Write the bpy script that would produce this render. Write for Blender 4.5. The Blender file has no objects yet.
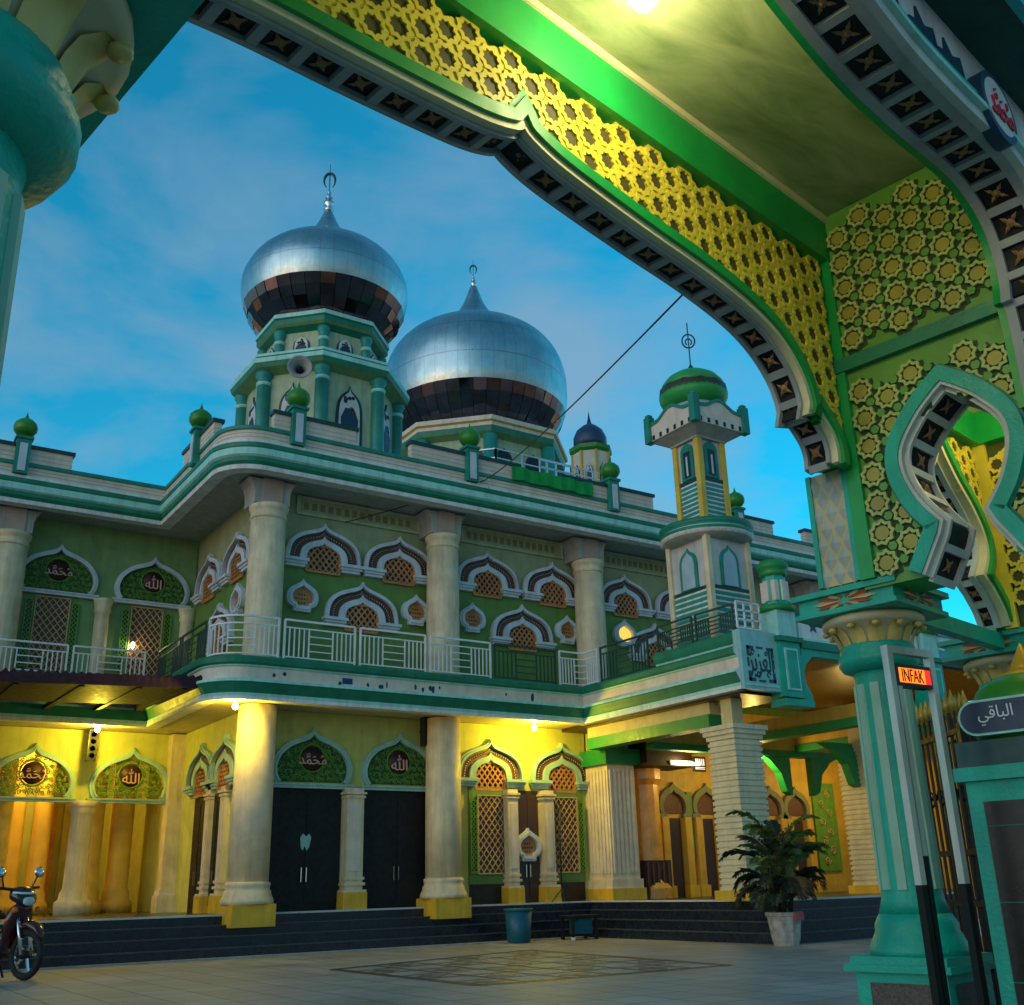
SUN_ELD, SUN_AZD, SUN_E, SUN_C = 7., 255., .60, (1,.96,.92)
SKY_STR, SKY_OZ, SKY_AIR, SKY_DUST, SKY_SAT, SKY_HUE = .15, 3.5, 1.0, .3, 1.36, .472
CLOUD, CLOUD_C = .85, (.95,1.25,1.6,1)
GLOW_DIR, GLOW = (.54,.82,.2), (-.2,.75,1.2,1.75)
EXPO = .28
import bpy, math, random
from mathutils import Vector, Matrix
random.seed(7)
S = bpy.context.scene
COL = S.collection
PI = math.pi
W = {}                                   # world matrix of every object built

# ---------------------------------------------------------------- materials
def mat(name, col, rough=.6, metal=0., var=.12, scale=3., bump=.0, bscale=40., emit=None, estr=0., coat=0., dirt=.0, dirtcol=(.03,.03,.025)):
    m = bpy.data.materials.new(name); m.use_nodes = True
    nt = m.node_tree; N = nt.nodes; L = nt.links
    b = N['Principled BSDF']
    tc = N.new('ShaderNodeTexCoord')
    geo = N.new('ShaderNodeNewGeometry')
    n1 = N.new('ShaderNodeTexNoise'); n1.inputs['Scale'].default_value = scale; n1.inputs['Detail'].default_value = 5
    L.new(geo.outputs['Position'], n1.inputs['Vector'])
    mp = N.new('ShaderNodeMapRange'); mp.inputs['From Min'].default_value = .3; mp.inputs['From Max'].default_value = .7
    mp.inputs['To Min'].default_value = 1-var; mp.inputs['To Max'].default_value = 1+var
    L.new(n1.outputs['Fac'], mp.inputs['Value'])
    mx = N.new('ShaderNodeMix'); mx.data_type = 'RGBA'; mx.blend_type = 'MULTIPLY'; mx.inputs['Factor'].default_value = 1
    mx.inputs['A'].default_value = (*col, 1); L.new(mp.outputs['Result'], mx.inputs['B'])
    out = mx.outputs['Result']
    if dirt > 0:
        st = N.new('ShaderNodeVectorMath'); st.operation = 'MULTIPLY'; st.inputs[1].default_value = (5, 5, .5)
        L.new(geo.outputs['Position'], st.inputs[0])
        n2 = N.new('ShaderNodeTexNoise'); n2.inputs['Scale'].default_value = 1.3; n2.inputs['Detail'].default_value = 7; n2.inputs['Roughness'].default_value = .65
        L.new(st.outputs[0], n2.inputs['Vector'])
        r = N.new('ShaderNodeMapRange'); r.inputs['From Min'].default_value = .46; r.inputs['From Max'].default_value = .74
        r.inputs['To Max'].default_value = dirt; L.new(n2.outputs['Fac'], r.inputs['Value'])
        m2 = N.new('ShaderNodeMix'); m2.data_type = 'RGBA'; L.new(r.outputs['Result'], m2.inputs['Factor'])
        L.new(out, m2.inputs['A']); m2.inputs['B'].default_value = (*dirtcol, 1); out = m2.outputs['Result']
    L.new(out, b.inputs['Base Color'])
    n4 = N.new('ShaderNodeTexNoise'); n4.inputs['Scale'].default_value = 9; n4.inputs['Detail'].default_value = 6; n4.inputs['Roughness'].default_value = .7; L.new(geo.outputs['Position'], n4.inputs['Vector'])
    r4 = N.new('ShaderNodeMapRange'); r4.inputs['From Min'].default_value = .3; r4.inputs['From Max'].default_value = .7; r4.inputs['To Min'].default_value = max(.04, rough*.75); r4.inputs['To Max'].default_value = min(1, rough*1.3); L.new(n4.outputs['Fac'], r4.inputs['Value']); L.new(r4.outputs['Result'], b.inputs['Roughness'])
    b.inputs['Roughness'].default_value = rough; b.inputs['Metallic'].default_value = metal
    if coat: b.inputs['Coat Weight'].default_value = coat
    if bump > 0:
        n3 = N.new('ShaderNodeTexNoise'); n3.inputs['Scale'].default_value = bscale; n3.inputs['Detail'].default_value = 4
        L.new(geo.outputs['Position'], n3.inputs['Vector'])
        bp = N.new('ShaderNodeBump'); bp.inputs['Strength'].default_value = bump; bp.inputs['Distance'].default_value = .02
        L.new(n3.outputs['Fac'], bp.inputs['Height']); L.new(bp.outputs['Normal'], b.inputs['Normal'])
    if emit:
        b.inputs['Emission Color'].default_value = (*emit, 1); b.inputs['Emission Strength'].default_value = estr
    return m

M = {}
def defm(k, *a, **kw): M[k] = mat(k, *a, **kw)
defm('moulding_green', (.008,.21,.115), .45, dirt=.25, var=.18, bump=.15)
defm('moulding_teal', (.012,.25,.18), .45, dirt=.25, var=.18, bump=.15)
defm('mint', (.38,.78,.68), .5, dirt=.3, bump=.15)
defm('white_trim', (.78,.80,.77), .5, dirt=.35, bump=.15)
defm('parapet_cream', (.74,.64,.52), .6, dirt=.15, bump=.2)
defm('frieze_olive', (.20,.21,.10), .6)
defm('parapet_line', (.46,.34,.27), .6)
defm('column_cream', (.76,.63,.40), .5, dirt=.32, bump=.25, var=.14)
defm('base_yellow', (.80,.47,.03), .5, dirt=.3, bump=.2)
defm('wall_yellow', (.56,.57,.14), .6, dirt=.2, bump=.25, var=.1)
defm('wall_pale_green', (.36,.42,.23), .6, dirt=.25, bump=.25)
defm('wall_wing_green', (.20,.35,.13), .6, dirt=.25, bump=.25)
defm('dado_green', (.13,.26,.05), .55, dirt=.2, bump=.2)
defm('frame_blue', (.62,.68,.74), .5, dirt=.2, bump=.12)
defm('frame_mint', (.36,.58,.50), .5, dirt=.2, bump=.12)
defm('lattice_brown', (.52,.22,.07), .5, var=.2)
defm('lattice_tan', (.52,.36,.17), .5, var=.2)
defm('band_brown', (.13,.05,.03), .55, var=.25, scale=14)
defm('band_dot', (.66,.58,.48), .5)
defm('dark_void', (.012,.010,.012), .3)
defm('carved_green', (.13,.30,.035), .5, var=.2, scale=9)
defm('carved_back', (.03,.08,.02), .6)
defm('calligraphy', (.72,.42,.34), .5)
defm('medallion', (.05,.012,.012), .5)
defm('door_black', (.003,.003,.004), .6)
defm('door_brown', (.05,.025,.02), .35)
defm('soffit', (.40,.41,.38), .7, dirt=.3)
defm('soffit_cream', (.60,.50,.25), .6, dirt=.2)
defm('wood_ceiling', (.034,.010,.005), .35, var=.3, scale=6)
defm('porch_green', (.015,.27,.06), .45)
defm('porch_yellow', (.66,.40,.05), .5, dirt=.2, bump=.15)
defm('arcade_gold', (.70,.50,.12), .5, dirt=.2, bump=.15)
defm('pier_cream', (.74,.64,.40), .5, dirt=.2, bump=.15)
defm('orange_tile', (.70,.33,.06), .25, var=.2)
defm('step_dark', (.012,.020,.030), .28, var=.35, scale=5)
defm('step_nosing', (.055,.065,.08), .4)
defm('floor_white', (.62,.58,.55), .35)
defm('kerb_grey', (.34,.36,.36), .7, dirt=.4)
defm('steel', (.70,.72,.74), .22, metal=1., var=.05)
defm('steel_rail', (.75,.76,.76), .3, metal=.6)
defm('rail_white', (.84,.84,.82), .45)
defm('mirror_glass', (.15,.105,.105), .08, metal=1., var=.3, scale=1.2)
defm('rail_dark', (.03,.07,.05), .4)
defm('ball_green', (.035,.24,.02), .35, var=.2)
defm('tower_green', (.22,.40,.16), .55, dirt=.3, bump=.2)
defm('tower_light', (.42,.52,.32), .55, dirt=.3, bump=.2)
defm('tower_teal', (.02,.30,.25), .45, dirt=.2)
defm('niche_dark', (.012,.03,.05), .4)
defm('niche_light', (.60,.62,.58), .5)
defm('minaret_yellow', (.74,.50,.06), .5, dirt=.2)
defm('minaret_pale', (.56,.58,.56), .5, dirt=.3)
defm('niche_blue', (.36,.52,.58), .35)
defm('dome_green', (.03,.34,.07), .4, var=.15)
defm('dome_wave', (.05,.04,.02), .5)
defm('dome_blue', (.03,.06,.13), .35, var=.2)
defm('sign_mint', (.30,.60,.56), .45, dirt=.15)
defm('sign_ink', (.008,.07,.10), .45)
defm('roof_purple', (.04,.008,.022), .7, metal=0., var=.3)
defm('timber_dark', (.014,.008,.006), .6)
defm('black_plastic', (.012,.012,.014), .45)
defm('black_rubber', (.01,.01,.01), .8)
defm('chrome', (.75,.77,.78), .12, metal=1.)
defm('bike_red', (.05,.003,.003), .2, coat=.5)
defm('bike_black', (.008,.008,.012), .2, coat=.5)
defm('lens', (.5,.6,.6), .08)
defm('bin_teal', (.004,.10,.15), .45)
defm('banner_green', (.0,.33,.06), .8, var=.15)
defm('cloth_blue', (.01,.05,.22), .8)
defm('gate_teal', (.003,.42,.29), .42, dirt=.3, bump=.25, var=.18)
defm('gate_green', (.005,.36,.07), .4, dirt=.1, var=.12)
defm('gate_wall', (.13,.34,.05), .5, var=.15)
defm('gate_wall_shade', (.018,.05,.010), .6)  # painted shadow of the raised stars and tiles
defm('star_edge', (.46,.52,.15), .5, var=.15)
defm('star_gold', (.40,.34,.05), .45, var=.2)
defm('lattice_yellow', (.74,.62,.06), .45, var=.2)
defm('lattice_hole', (.07,.06,.012), .6)
defm('lattice_back', (.05,.075,.012), .6)
defm('cream_line', (.75,.68,.40), .5)
defm('coffer_grey', (.36,.38,.37), .6, dirt=.25)
defm('coffer_light', (.58,.60,.54), .55, dirt=.2)
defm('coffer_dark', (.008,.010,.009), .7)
defm('coffer_flower', (.34,.17,.06), .5)
defm('leaf_gold', (.66,.46,.13), .4, var=.25, scale=8)
defm('leaf_cream', (.62,.52,.30), .5)
defm('flower_red', (.50,.11,.05), .5)
defm('diamond_cream', (.62,.50,.24), .5)
defm('diamond_grey', (.46,.48,.42), .5)
defm('flute_pale', (.30,.52,.38), .5)
defm('granite', (.10,.075,.06), .35, var=.5, scale=60)
defm('granite_black', (.012,.012,.014), .3, var=.4, scale=20)
defm('eave_green', (.004,.07,.05), .55)
defm('eave_cyan', (.02,.42,.45), .45)
defm('motif_blue', (.005,.045,.09), .5)
defm('emblem_red', (.50,.015,.03), .45)
defm('emblem_white', (.66,.66,.62), .5)
defm('cartouche', (.004,.03,.075), .35)
defm('pillar_dark', (.005,.06,.06), .4)
defm('finial_gold', (.62,.36,.02), .35, metal=.2)
defm('frame_metal', (.72,.66,.56), .34, metal=.6, dirt=.3)
defm('led_panel', (.05,.01,.005), .4)
defm('led_lit', (.9,.3,.03), .4, emit=(1.,.17,.01), estr=1.7)
defm('led_red', (.6,.02,.02), .4, emit=(1.,.02,.01), estr=1.)
defm('iron', (.014,.014,.013), .45, metal=.4)
defm('iron_gold', (.55,.36,.06), .4, metal=.3)
defm('cone_orange', (.80,.20,.02), .5)
defm('cone_white', (.75,.75,.72), .5)
defm('crate_brown', (.022,.012,.008), .6)
defm('pot_white', (.42,.38,.33), .6, var=.35, scale=9, bump=.2)
defm('pot_red', (.45,.10,.10), .6)
defm('soil', (.03,.02,.012), .9)
defm('palm_leaf', (.075,.13,.02), .5, var=.35, scale=4)
defm('palm_leaf_dark', (.018,.038,.012), .55, var=.3)
defm('palm_dry', (.12,.06,.02), .7, var=.3)
defm('palm_stem', (.05,.04,.02), .7, var=.3)
defm('cable', (.01,.01,.012), .6)
defm('bulb_lit', (1,.9,.6), .3, emit=(1.,.86,.5), estr=40.)
defm('tube_lit', (1,.95,.8), .3, emit=(1.,.90,.65), estr=14.)
defm('amber_glass', (.8,.55,.1), .3, emit=(1.,.62,.08), estr=.8)
defm('screen_text', (.8,.8,.85), .3, emit=(.8,.75,.8), estr=.7)

def seam_steel():
    """polished sheet-metal panels: dark seams at panel borders by the panel's own UV"""
    m = mat('dome_steel', (.44,.57,.60), .34, metal=1., var=.12, scale=1.5, bump=.12, bscale=1.6, dirt=.25, dirtcol=(.25,.27,.27))
    nt = m.node_tree; N = nt.nodes; L = nt.links; b = N['Principled BSDF']
    uv = N.new('ShaderNodeUVMap'); sp = N.new('ShaderNodeSeparateXYZ'); L.new(uv.outputs[0], sp.inputs[0])
    def edge(o):
        a = N.new('ShaderNodeMath'); a.operation = 'SUBTRACT'; L.new(o, a.inputs[0]); a.inputs[1].default_value = .5
        c = N.new('ShaderNodeMath'); c.operation = 'ABSOLUTE'; L.new(a.outputs[0], c.inputs[0])
        d = N.new('ShaderNodeMath'); d.operation = 'GREATER_THAN'; L.new(c.outputs[0], d.inputs[0]); d.inputs[1].default_value = .485
        return d.outputs[0]
    mxm = N.new('ShaderNodeMath'); mxm.operation = 'MAXIMUM'; L.new(edge(sp.outputs[0]), mxm.inputs[0]); L.new(edge(sp.outputs[1]), mxm.inputs[1])
    src = b.inputs['Base Color'].links[0].from_socket
    mm = N.new('ShaderNodeMix'); mm.data_type = 'RGBA'; L.new(mxm.outputs[0], mm.inputs['Factor']); L.new(src, mm.inputs['A'])
    mm.inputs['B'].default_value = (.33,.36,.38,1); L.new(mm.outputs['Result'], b.inputs['Base Color'])
    M['dome_steel'] = m
seam_steel()

def ceiling_mat():
    """ceiling painted with brushed clouds"""
    m = mat('painted_clouds', (.4,.42,.2), .55)
    nt = m.node_tree; N = nt.nodes; L = nt.links; b = N['Principled BSDF']
    g = N.new('ShaderNodeNewGeometry'); mp = N.new('ShaderNodeMapping'); mp.inputs['Rotation'].default_value = (0,0,.9); mp.inputs['Scale'].default_value = (1.1,3.4,1)
    L.new(g.outputs['Position'], mp.inputs['Vector'])
    n = N.new('ShaderNodeTexNoise'); n.inputs['Scale'].default_value = 1.1; n.inputs['Detail'].default_value = 8; n.inputs['Roughness'].default_value = .62; n.inputs['Distortion'].default_value = .5
    L.new(mp.outputs[0], n.inputs['Vector'])
    r = N.new('ShaderNodeValToRGB'); r.color_ramp.elements[0].position = .32; r.color_ramp.elements[0].color = (.15,.23,.08,1)
    r.color_ramp.elements[1].position = .72; r.color_ramp.elements[1].color = (.44,.49,.25,1)
    L.new(n.outputs['Fac'], r.inputs['Fac']); L.new(r.outputs['Color'], b.inputs['Base Color'])
    M['painted_clouds'] = m
ceiling_mat()

def paving_mat():
    m = mat('paving', (.16,.16,.15), .55)
    nt = m.node_tree; N = nt.nodes; L = nt.links; b = N['Principled BSDF']
    g = N.new('ShaderNodeNewGeometry')
    br = N.new('ShaderNodeTexBrick'); br.offset = 0.; br.inputs['Scale'].default_value = 1.; br.inputs['Brick Width'].default_value = .6; br.inputs['Row Height'].default_value = .6
    br.inputs['Mortar Size'].default_value = .012; br.inputs['Color1'].default_value = (.32,.295,.255,1); br.inputs['Color2'].default_value = (.39,.36,.315,1); br.inputs['Mortar'].default_value = (.10,.10,.097,1)
    L.new(g.outputs['Position'], br.inputs['Vector'])
    n = N.new('ShaderNodeTexNoise'); n.inputs['Scale'].default_value = .7; n.inputs['Detail'].default_value = 8; n.inputs['Roughness'].default_value = .65
    L.new(g.outputs['Position'], n.inputs['Vector'])
    r = N.new('ShaderNodeMapRange'); r.inputs['From Min'].default_value = .3; r.inputs['From Max'].default_value = .7; r.inputs['To Min'].default_value = .62; r.inputs['To Max'].default_value = 1.15
    L.new(n.outputs['Fac'], r.inputs['Value'])
    mx = N.new('ShaderNodeMix'); mx.data_type = 'RGBA'; mx.blend_type = 'MULTIPLY'; mx.inputs['Factor'].default_value = 1
    L.new(br.outputs['Color'], mx.inputs['A']); L.new(r.outputs['Result'], mx.inputs['B']); L.new(mx.outputs['Result'], b.inputs['Base Color'])
    rr = N.new('ShaderNodeMapRange'); rr.inputs['To Min'].default_value = .35; rr.inputs['To Max'].default_value = .75; L.new(n.outputs['Fac'], rr.inputs['Value']); L.new(rr.outputs['Result'], b.inputs['Roughness'])
    M['paving'] = m
paving_mat()
defm('inlay_dark', (.04,.042,.042), .5, var=.3, scale=3)
defm('inlay_mid', (.10,.10,.098), .5, var=.3, scale=3)

# ---------------------------------------------------------------- mesh builder
class MB:
    def __init__(s): s.v = []; s.f = []; s.mi = []; s.sm = []; s.mats = []; s.uv = {}
    def k(s, m):
        if m not in s.mats: s.mats.append(m)
        return s.mats.index(m)
    def add(s, vs, fs, m, smooth=False, ms=None):
        o = len(s.v); s.v += [tuple(v) for v in vs]
        for i, f in enumerate(fs):
            s.f.append(tuple(o+j for j in f)); s.mi.append(s.k(ms[i] if ms else m)); s.sm.append(smooth)
        return s
    def box(s, x0, x1, y0, y1, z0, z1, m):
        v = [(x,y,z) for z in (z0,z1) for y in (y0,y1) for x in (x0,x1)]
        return s.add(v, [(0,2,3,1),(4,5,7,6),(0,1,5,4),(2,6,7,3),(0,4,6,2),(1,3,7,5)], m)
    def bar(s, a, b, r, m, n=4, r2=None, smooth=None):
        a = Vector(a); b = Vector(b); d = (b-a)
        if d.length < 1e-6: return s
        d.normalize(); up = Vector((0,0,1)) if abs(d.z) < .9 else Vector((1,0,0))
        x = d.cross(up).normalized(); y = d.cross(x); r2 = r if r2 is None else r2
        vs = []
        for p, rr in ((a,r),(b,r2)):
            for i in range(n):
                t = 2*PI*(i+.5)/n; vs.append(p + x*(math.cos(t)*rr) + y*(math.sin(t)*rr))
        fs = [(i,(i+1)%n,n+(i+1)%n,n+i) for i in range(n)] + [tuple(range(n))[::-1], tuple(range(n,2*n))]
        return s.add(vs, fs, m, (n > 6) if smooth is None else smooth)
    def tube(s, pts, r, m, n=6):
        P = [Vector(p) for p in pts]; vs = []; R = r if isinstance(r,(list,tuple)) else [r]*len(P)
        px = None
        for i, p in enumerate(P):
            d = (P[min(i+1,len(P)-1)]-P[max(i-1,0)]).normalized()
            if px is None:
                up = Vector((0,0,1)) if abs(d.z) < .9 else Vector((1,0,0)); px = d.cross(up).normalized()
            px = (px - d*px.dot(d)).normalized(); py = d.cross(px)
            for j in range(n):
                t = 2*PI*j/n; vs.append(p+px*(math.cos(t)*R[i])+py*(math.sin(t)*R[i]))
        fs = [(i*n+j, i*n+(j+1)%n, (i+1)*n+(j+1)%n, (i+1)*n+j) for i in range(len(P)-1) for j in range(n)]
        fs += [tuple(range(n))[::-1], tuple(range((len(P)-1)*n, len(P)*n))]
        return s.add(vs, fs, m, True)
    def lathe(s, c, prof, m, n=24, ms=None, a0=0., smooth=True, flute=None):
        cx, cy = c[0], c[1]; z0 = c[2] if len(c) > 2 else 0
        vs = []
        for r, z in prof:
            for j in range(n):
                t = a0+2*PI*j/n; q = r*(1-flute*(j%2)) if flute else r
                vs.append((cx+q*math.cos(t), cy+q*math.sin(t), z0+z))
        fs = []; mm = []
        for i in range(len(prof)-1):
            for j in range(n):
                fs.append((i*n+j, i*n+(j+1)%n, (i+1)*n+(j+1)%n, (i+1)*n+j)); mm.append(ms[i] if ms else m)
        fs += [tuple(range(n))[::-1], tuple(range((len(prof)-1)*n, len(prof)*n))]; mm += [mm[0], mm[-1]]
        return s.add(vs, fs, m, smooth, mm)
    def prism(s, poly, y0, y1, m, mside=None):
        """outline in x,z extruded from y0 (front, towards -y) to y1"""
        n = len(poly); vs = [(x,y0,z) for x,z in poly]+[(x,y1,z) for x,z in poly]
        fs = [tuple(range(n)), tuple(range(n,2*n))[::-1]]+[(i,n+i,n+(i+1)%n,(i+1)%n) for i in range(n)]
        return s.add(vs, fs, m, False, [m,m]+[mside or m]*n)
    def plan(s, poly, z0, z1, m):
        n = len(poly); vs = [(x,y,z0) for x,y in poly]+[(x,y,z1) for x,y in poly]
        return s.add(vs, [tuple(range(n))[::-1], tuple(range(n,2*n))]+[(i,(i+1)%n,n+(i+1)%n,n+i) for i in range(n)], m)
    def ring(s, outer, inner, y0, y1, m, closed=False, min_=None, mout=None):
        """flat band between two outlines with the same number of points (x,z), y0 front to y1 back"""
        n = len(outer); vs = [(x,y,z) for y in (y0,y1) for pts in (outer,inner) for x,z in pts]
        fs = []; mm = []
        for i in range(n if closed else n-1):
            j = (i+1) % n
            fs += [(i,j,n+j,n+i),(2*n+i,3*n+i,3*n+j,2*n+j),(i,2*n+i,2*n+j,j),(n+i,n+j,3*n+j,3*n+i)]; mm += [m,m,mout or m,min_ or m]
        if not closed:
            fs += [(0,n,3*n,2*n),(n-1,3*n-1,4*n-1,2*n-1)]; mm += [m,m]
        return s.add(vs, fs, m, False, mm)
    def sweep(s, path, prof, caps=True):
        """prof: list of (offset, z, material of the strip up to the next point); outward = right of the path"""
        npth = len(path); nrm = []
        for i in range(npth):
            ds = []
            if i: ds.append((Vector(path[i])-Vector(path[i-1])).normalized())
            if i < npth-1: ds.append((Vector(path[i+1])-Vector(path[i])).normalized())
            ns = [Vector((d.y,-d.x)) for d in ds]; a = sum(ns, Vector((0,0))).normalized()
            nrm.append(a/max(.3, a.dot(ns[0])))
        vs = [(path[i][0]+nrm[i].x*o, path[i][1]+nrm[i].y*o, z) for i in range(npth) for o, z, _ in prof]
        k = len(prof); fs = []; mm = []
        for i in range(npth-1):
            for j in range(k-1):
                fs.append((i*k+j,(i+1)*k+j,(i+1)*k+j+1,i*k+j+1)); mm.append(prof[j][2])
        if caps:
            fs += [tuple(range(k))[::-1], tuple(range((npth-1)*k, npth*k))]; mm += [prof[0][2]]*2
        return s.add(vs, fs, prof[0][2], False, mm)
    def mesh(s, name):
        me = bpy.data.meshes.new(name); me.from_pydata(s.v, [], s.f)
        for m in s.mats: me.materials.append(M[m])
        me.polygons.foreach_set('material_index', s.mi); me.polygons.foreach_set('use_smooth', s.sm)
        if s.uv:
            ul = me.uv_layers.new(name='UVMap')
            for pi, uvs in s.uv.items():
                for li, q in zip(me.polygons[pi].loop_indices, uvs): ul.data[li].uv = q
        me.update(); return me

I4 = Matrix.Identity(4)
def T(x, y, z=0, rz=0.): return Matrix.Translation((x,y,z)) @ Matrix.Rotation(rz, 4, 'Z')
def link(o, parent, Mw):
    COL.objects.link(o)
    if parent is not None:
        o.parent = parent; o.matrix_basis = W[parent].inverted() @ Mw
    else: o.matrix_basis = Mw
    W[o] = Mw; return o
def put(name, me, parent=None, Mw=I4, label=None):
    o = bpy.data.objects.new(name, me); link(o, parent, Mw)
    if label: o['label'] = label
    return o
def build(name, mb, parent=None, F=I4, label=None):
    """mesh with its origin moved to the foot of its own bounding box; F maps the builder's frame to the world"""
    xs = [v[0] for v in mb.v]; ys = [v[1] for v in mb.v]; zs = [v[2] for v in mb.v]
    c = Vector(((min(xs)+max(xs))/2, (min(ys)+max(ys))/2, min(zs)))
    mb.v = [(v[0]-c.x, v[1]-c.y, v[2]-c.z) for v in mb.v]
    return put(name, mb.mesh(name), parent, F @ Matrix.Translation(c), label)
def thing(name, label, cat, Mw, group=None):
    o = bpy.data.objects.new(name, None); o.empty_display_size = .3; link(o, None, Mw); return tag(o, label, cat, group)
def tag(o, label, cat, group=None):
    o['label'] = label; o['category'] = cat
    if group: o['group'] = group
    return o
def structure(o): o['kind'] = 'structure'; return o
def dup(root, Mw, label=None):
    def rec(o, parent, Mn):
        c = o.copy(); COL.objects.link(c)
        if parent is not None: c.parent = parent; c.matrix_basis = W[parent].inverted() @ Mn
        else: c.matrix_basis = Mn
        W[c] = Mn
        for ch in list(o.children):
            if ch in W: rec(ch, c, Mn @ W[o].inverted() @ W[ch])
        return c
    c = rec(root, None, Mw)
    if label: c['label'] = label
    return c
def text_mesh(s, h, depth, m, flipx=False):
    """lettering as a mesh lying in x,z, centred, height about h, raised towards -y"""
    cu = bpy.data.curves.new('lettering', 'FONT'); cu.body = s; cu.extrude = .02; cu.resolution_u = 3
    ob = bpy.data.objects.new('lettering', cu); COL.objects.link(ob)
    dg = bpy.context.evaluated_depsgraph_get(); me0 = bpy.data.meshes.new_from_object(ob.evaluated_get(dg))
    bpy.data.objects.remove(ob)
    xs = [v.co.x for v in me0.vertices]; ys = [v.co.y for v in me0.vertices]
    cx, cy = (min(xs)+max(xs))/2, (min(ys)+max(ys))/2; k = h/(max(ys)-min(ys))
    mb = MB(); mb.add([((v.co.x-cx)*k, -(v.co.z+.02)/.04*depth, (v.co.y-cy)*k) for v in me0.vertices], [tuple(p.vertices) for p in me0.polygons], m)
    bpy.data.meshes.remove(me0); return mb, (max(xs)-min(xs))*k
def catmull(pts, n=6):
    out = []
    for i in range(len(pts)-1):
        p0 = Vector(pts[max(i-1,0)]); p1 = Vector(pts[i]); p2 = Vector(pts[i+1]); p3 = Vector(pts[min(i+2,len(pts)-1)])
        for j in range(n):
            t = j/n
            out.append(tuple(.5*((2*p1)+(p2-p0)*t+(2*p0-5*p1+4*p2-p3)*t*t+(3*p1-p0-3*p2+p3)*t*t*t)))
    out.append(tuple(pts[-1])); return out
def inset(pts, d):
    """shift an open outline to its right-hand side by d"""
    out = []
    for i in range(len(pts)):
        ds = []
        if i: ds.append((Vector(pts[i])-Vector(pts[i-1])).normalized())
        if i < len(pts)-1: ds.append((Vector(pts[i+1])-Vector(pts[i])).normalized())
        ns = [Vector((a.y,-a.x)) for a in ds]; a = sum(ns, Vector((0,0)))
        a = a.normalized() if a.length > 1e-6 else ns[0]
        a = a/max(.5, a.dot(ns[0])); out.append((pts[i][0]+a.x*d, pts[i][1]+a.y*d))
    return out
# ---------------------------------------------------------------- motifs on walls: x right, -y out of the wall, z up
H1 = [(0,1),(.05,.93),(.16,.86),(.4,.79),(.66,.69),(.87,.53),(.97,.36),(.985,.22),(.94,.08),(.86,0)]
H2 = [(0,1),(.05,.91),(.18,.83),(.44,.745),(.70,.63),(.89,.46),(.975,.24),(1,0)]
H3 = [(0,1),(.1,.92),(.42,.82),(.86,.66),(1,.42),(.86,.2),(.55,.12),(.5,0),(0,0)]
def ogee(half, w, h, n=3, z0=0.):
    hp = catmull([(x*w/2, z*h) for x, z in half], n)
    return [(-x, z+z0) for x, z in hp[::-1]] + [(x, z+z0) for x, z in hp[1:]]
def spiral(mb, cx, cz, r, a0, sg, m, y=-.03, tr=.014):
    pts = []
    for i in range(9):
        t = i/8; rr = r*(1-.82*t); a = a0+sg*t*1.5*2*PI
        pts.append((cx+rr*math.cos(a), y, cz+rr*math.sin(a)))
    mb.tube(pts, tr, m, 4)
def lattice(w, h, z0, pitch, m, back=None, r=.016, frame=True, y=-.03):
    mb = MB()
    if back: mb.box(-w/2, w/2, -.012, .0, z0, z0+h, back)
    for sg in (1,-1):
        c = -h-w
        while c < h+w:
            # line z = sg*x*1.25 + c, clipped to the rectangle
            k = 1.25*sg; pts = []
            for x in (-w/2, w/2):
                z = k*x+c+h/2
                if 0 <= z <= h: pts.append((x,z))
            for z in (0,h):
                x = (z-c-h/2)/k
                if -w/2 < x < w/2: pts.append((x,z))
            if len(pts) >= 2: mb.bar((pts[0][0],y,z0+pts[0][1]), (pts[1][0],y,z0+pts[1][1]), r, m)
            c += pitch
    if frame:
        for x in (-w/2, w/2): mb.bar((x,y-.01,z0), (x,y-.01,z0+h), r*1.5, m)
        for z in (z0, z0+h): mb.bar((-w/2,y-.01,z), (w/2,y-.01,z), r*1.5, m)
    return mb
def t1_frame(w, h, fm):
    mb = MB(); o = ogee(H1, w, h); i = ogee(H1, w-.24, h-.2, z0=.05)
    mb.ring(o, i, -.10, 0, fm); o2 = ogee(H1, w-.13, h-.11, z0=.03); mb.ring(o2, i, -.13, -.099, fm)
    mb.box(-w/2, w/2, -.14, 0, -.10, .0, fm); mb.box(-w/2-.03, w/2+.03, -.17, 0, -.035, .003, fm)
    return mb
def t1_fret(w, h, m, back):
    mb = MB(); o = ogee(H1, w-.24, h-.2, z0=.05)
    if back: mb.prism(o, -.02, 0, back)
    rnd = random.Random(3)
    for iz in range(6):
        for ix in range(-6,7):
            x = ix*.145+(iz%2)*.07+rnd.uniform(-.025,.025); z = .13+iz*.155+rnd.uniform(-.025,.025)
            lim = (w/2-.2)*(1 if z < h*.5 else max(0, 1-((z-h*.5)/(h*.42))**1.5))
            if abs(x) > lim or (x*x+(z-h*.45)**2) < .31**2: continue
            spiral(mb, x, z, rnd.uniform(.05,.1), rnd.random()*6, 1 if (ix+iz)%2 else -1, m)
            q = rnd.random()*6; mb.bar((x,-.03,z), (x+.12*math.cos(q),-.03,z+.12*math.sin(q)), .014, m)
    mb.tube([(.31*math.cos(t*PI/12),-.04,h*.45+.31*math.sin(t*PI/12)) for t in range(25)], .022, m, 4)
    return mb
def t1_disc(h):
    return MB().lathe((0,0), [(.0,.0),(.27,0),(.27,.015),(0,.015)], 'medallion', 20)
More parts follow.
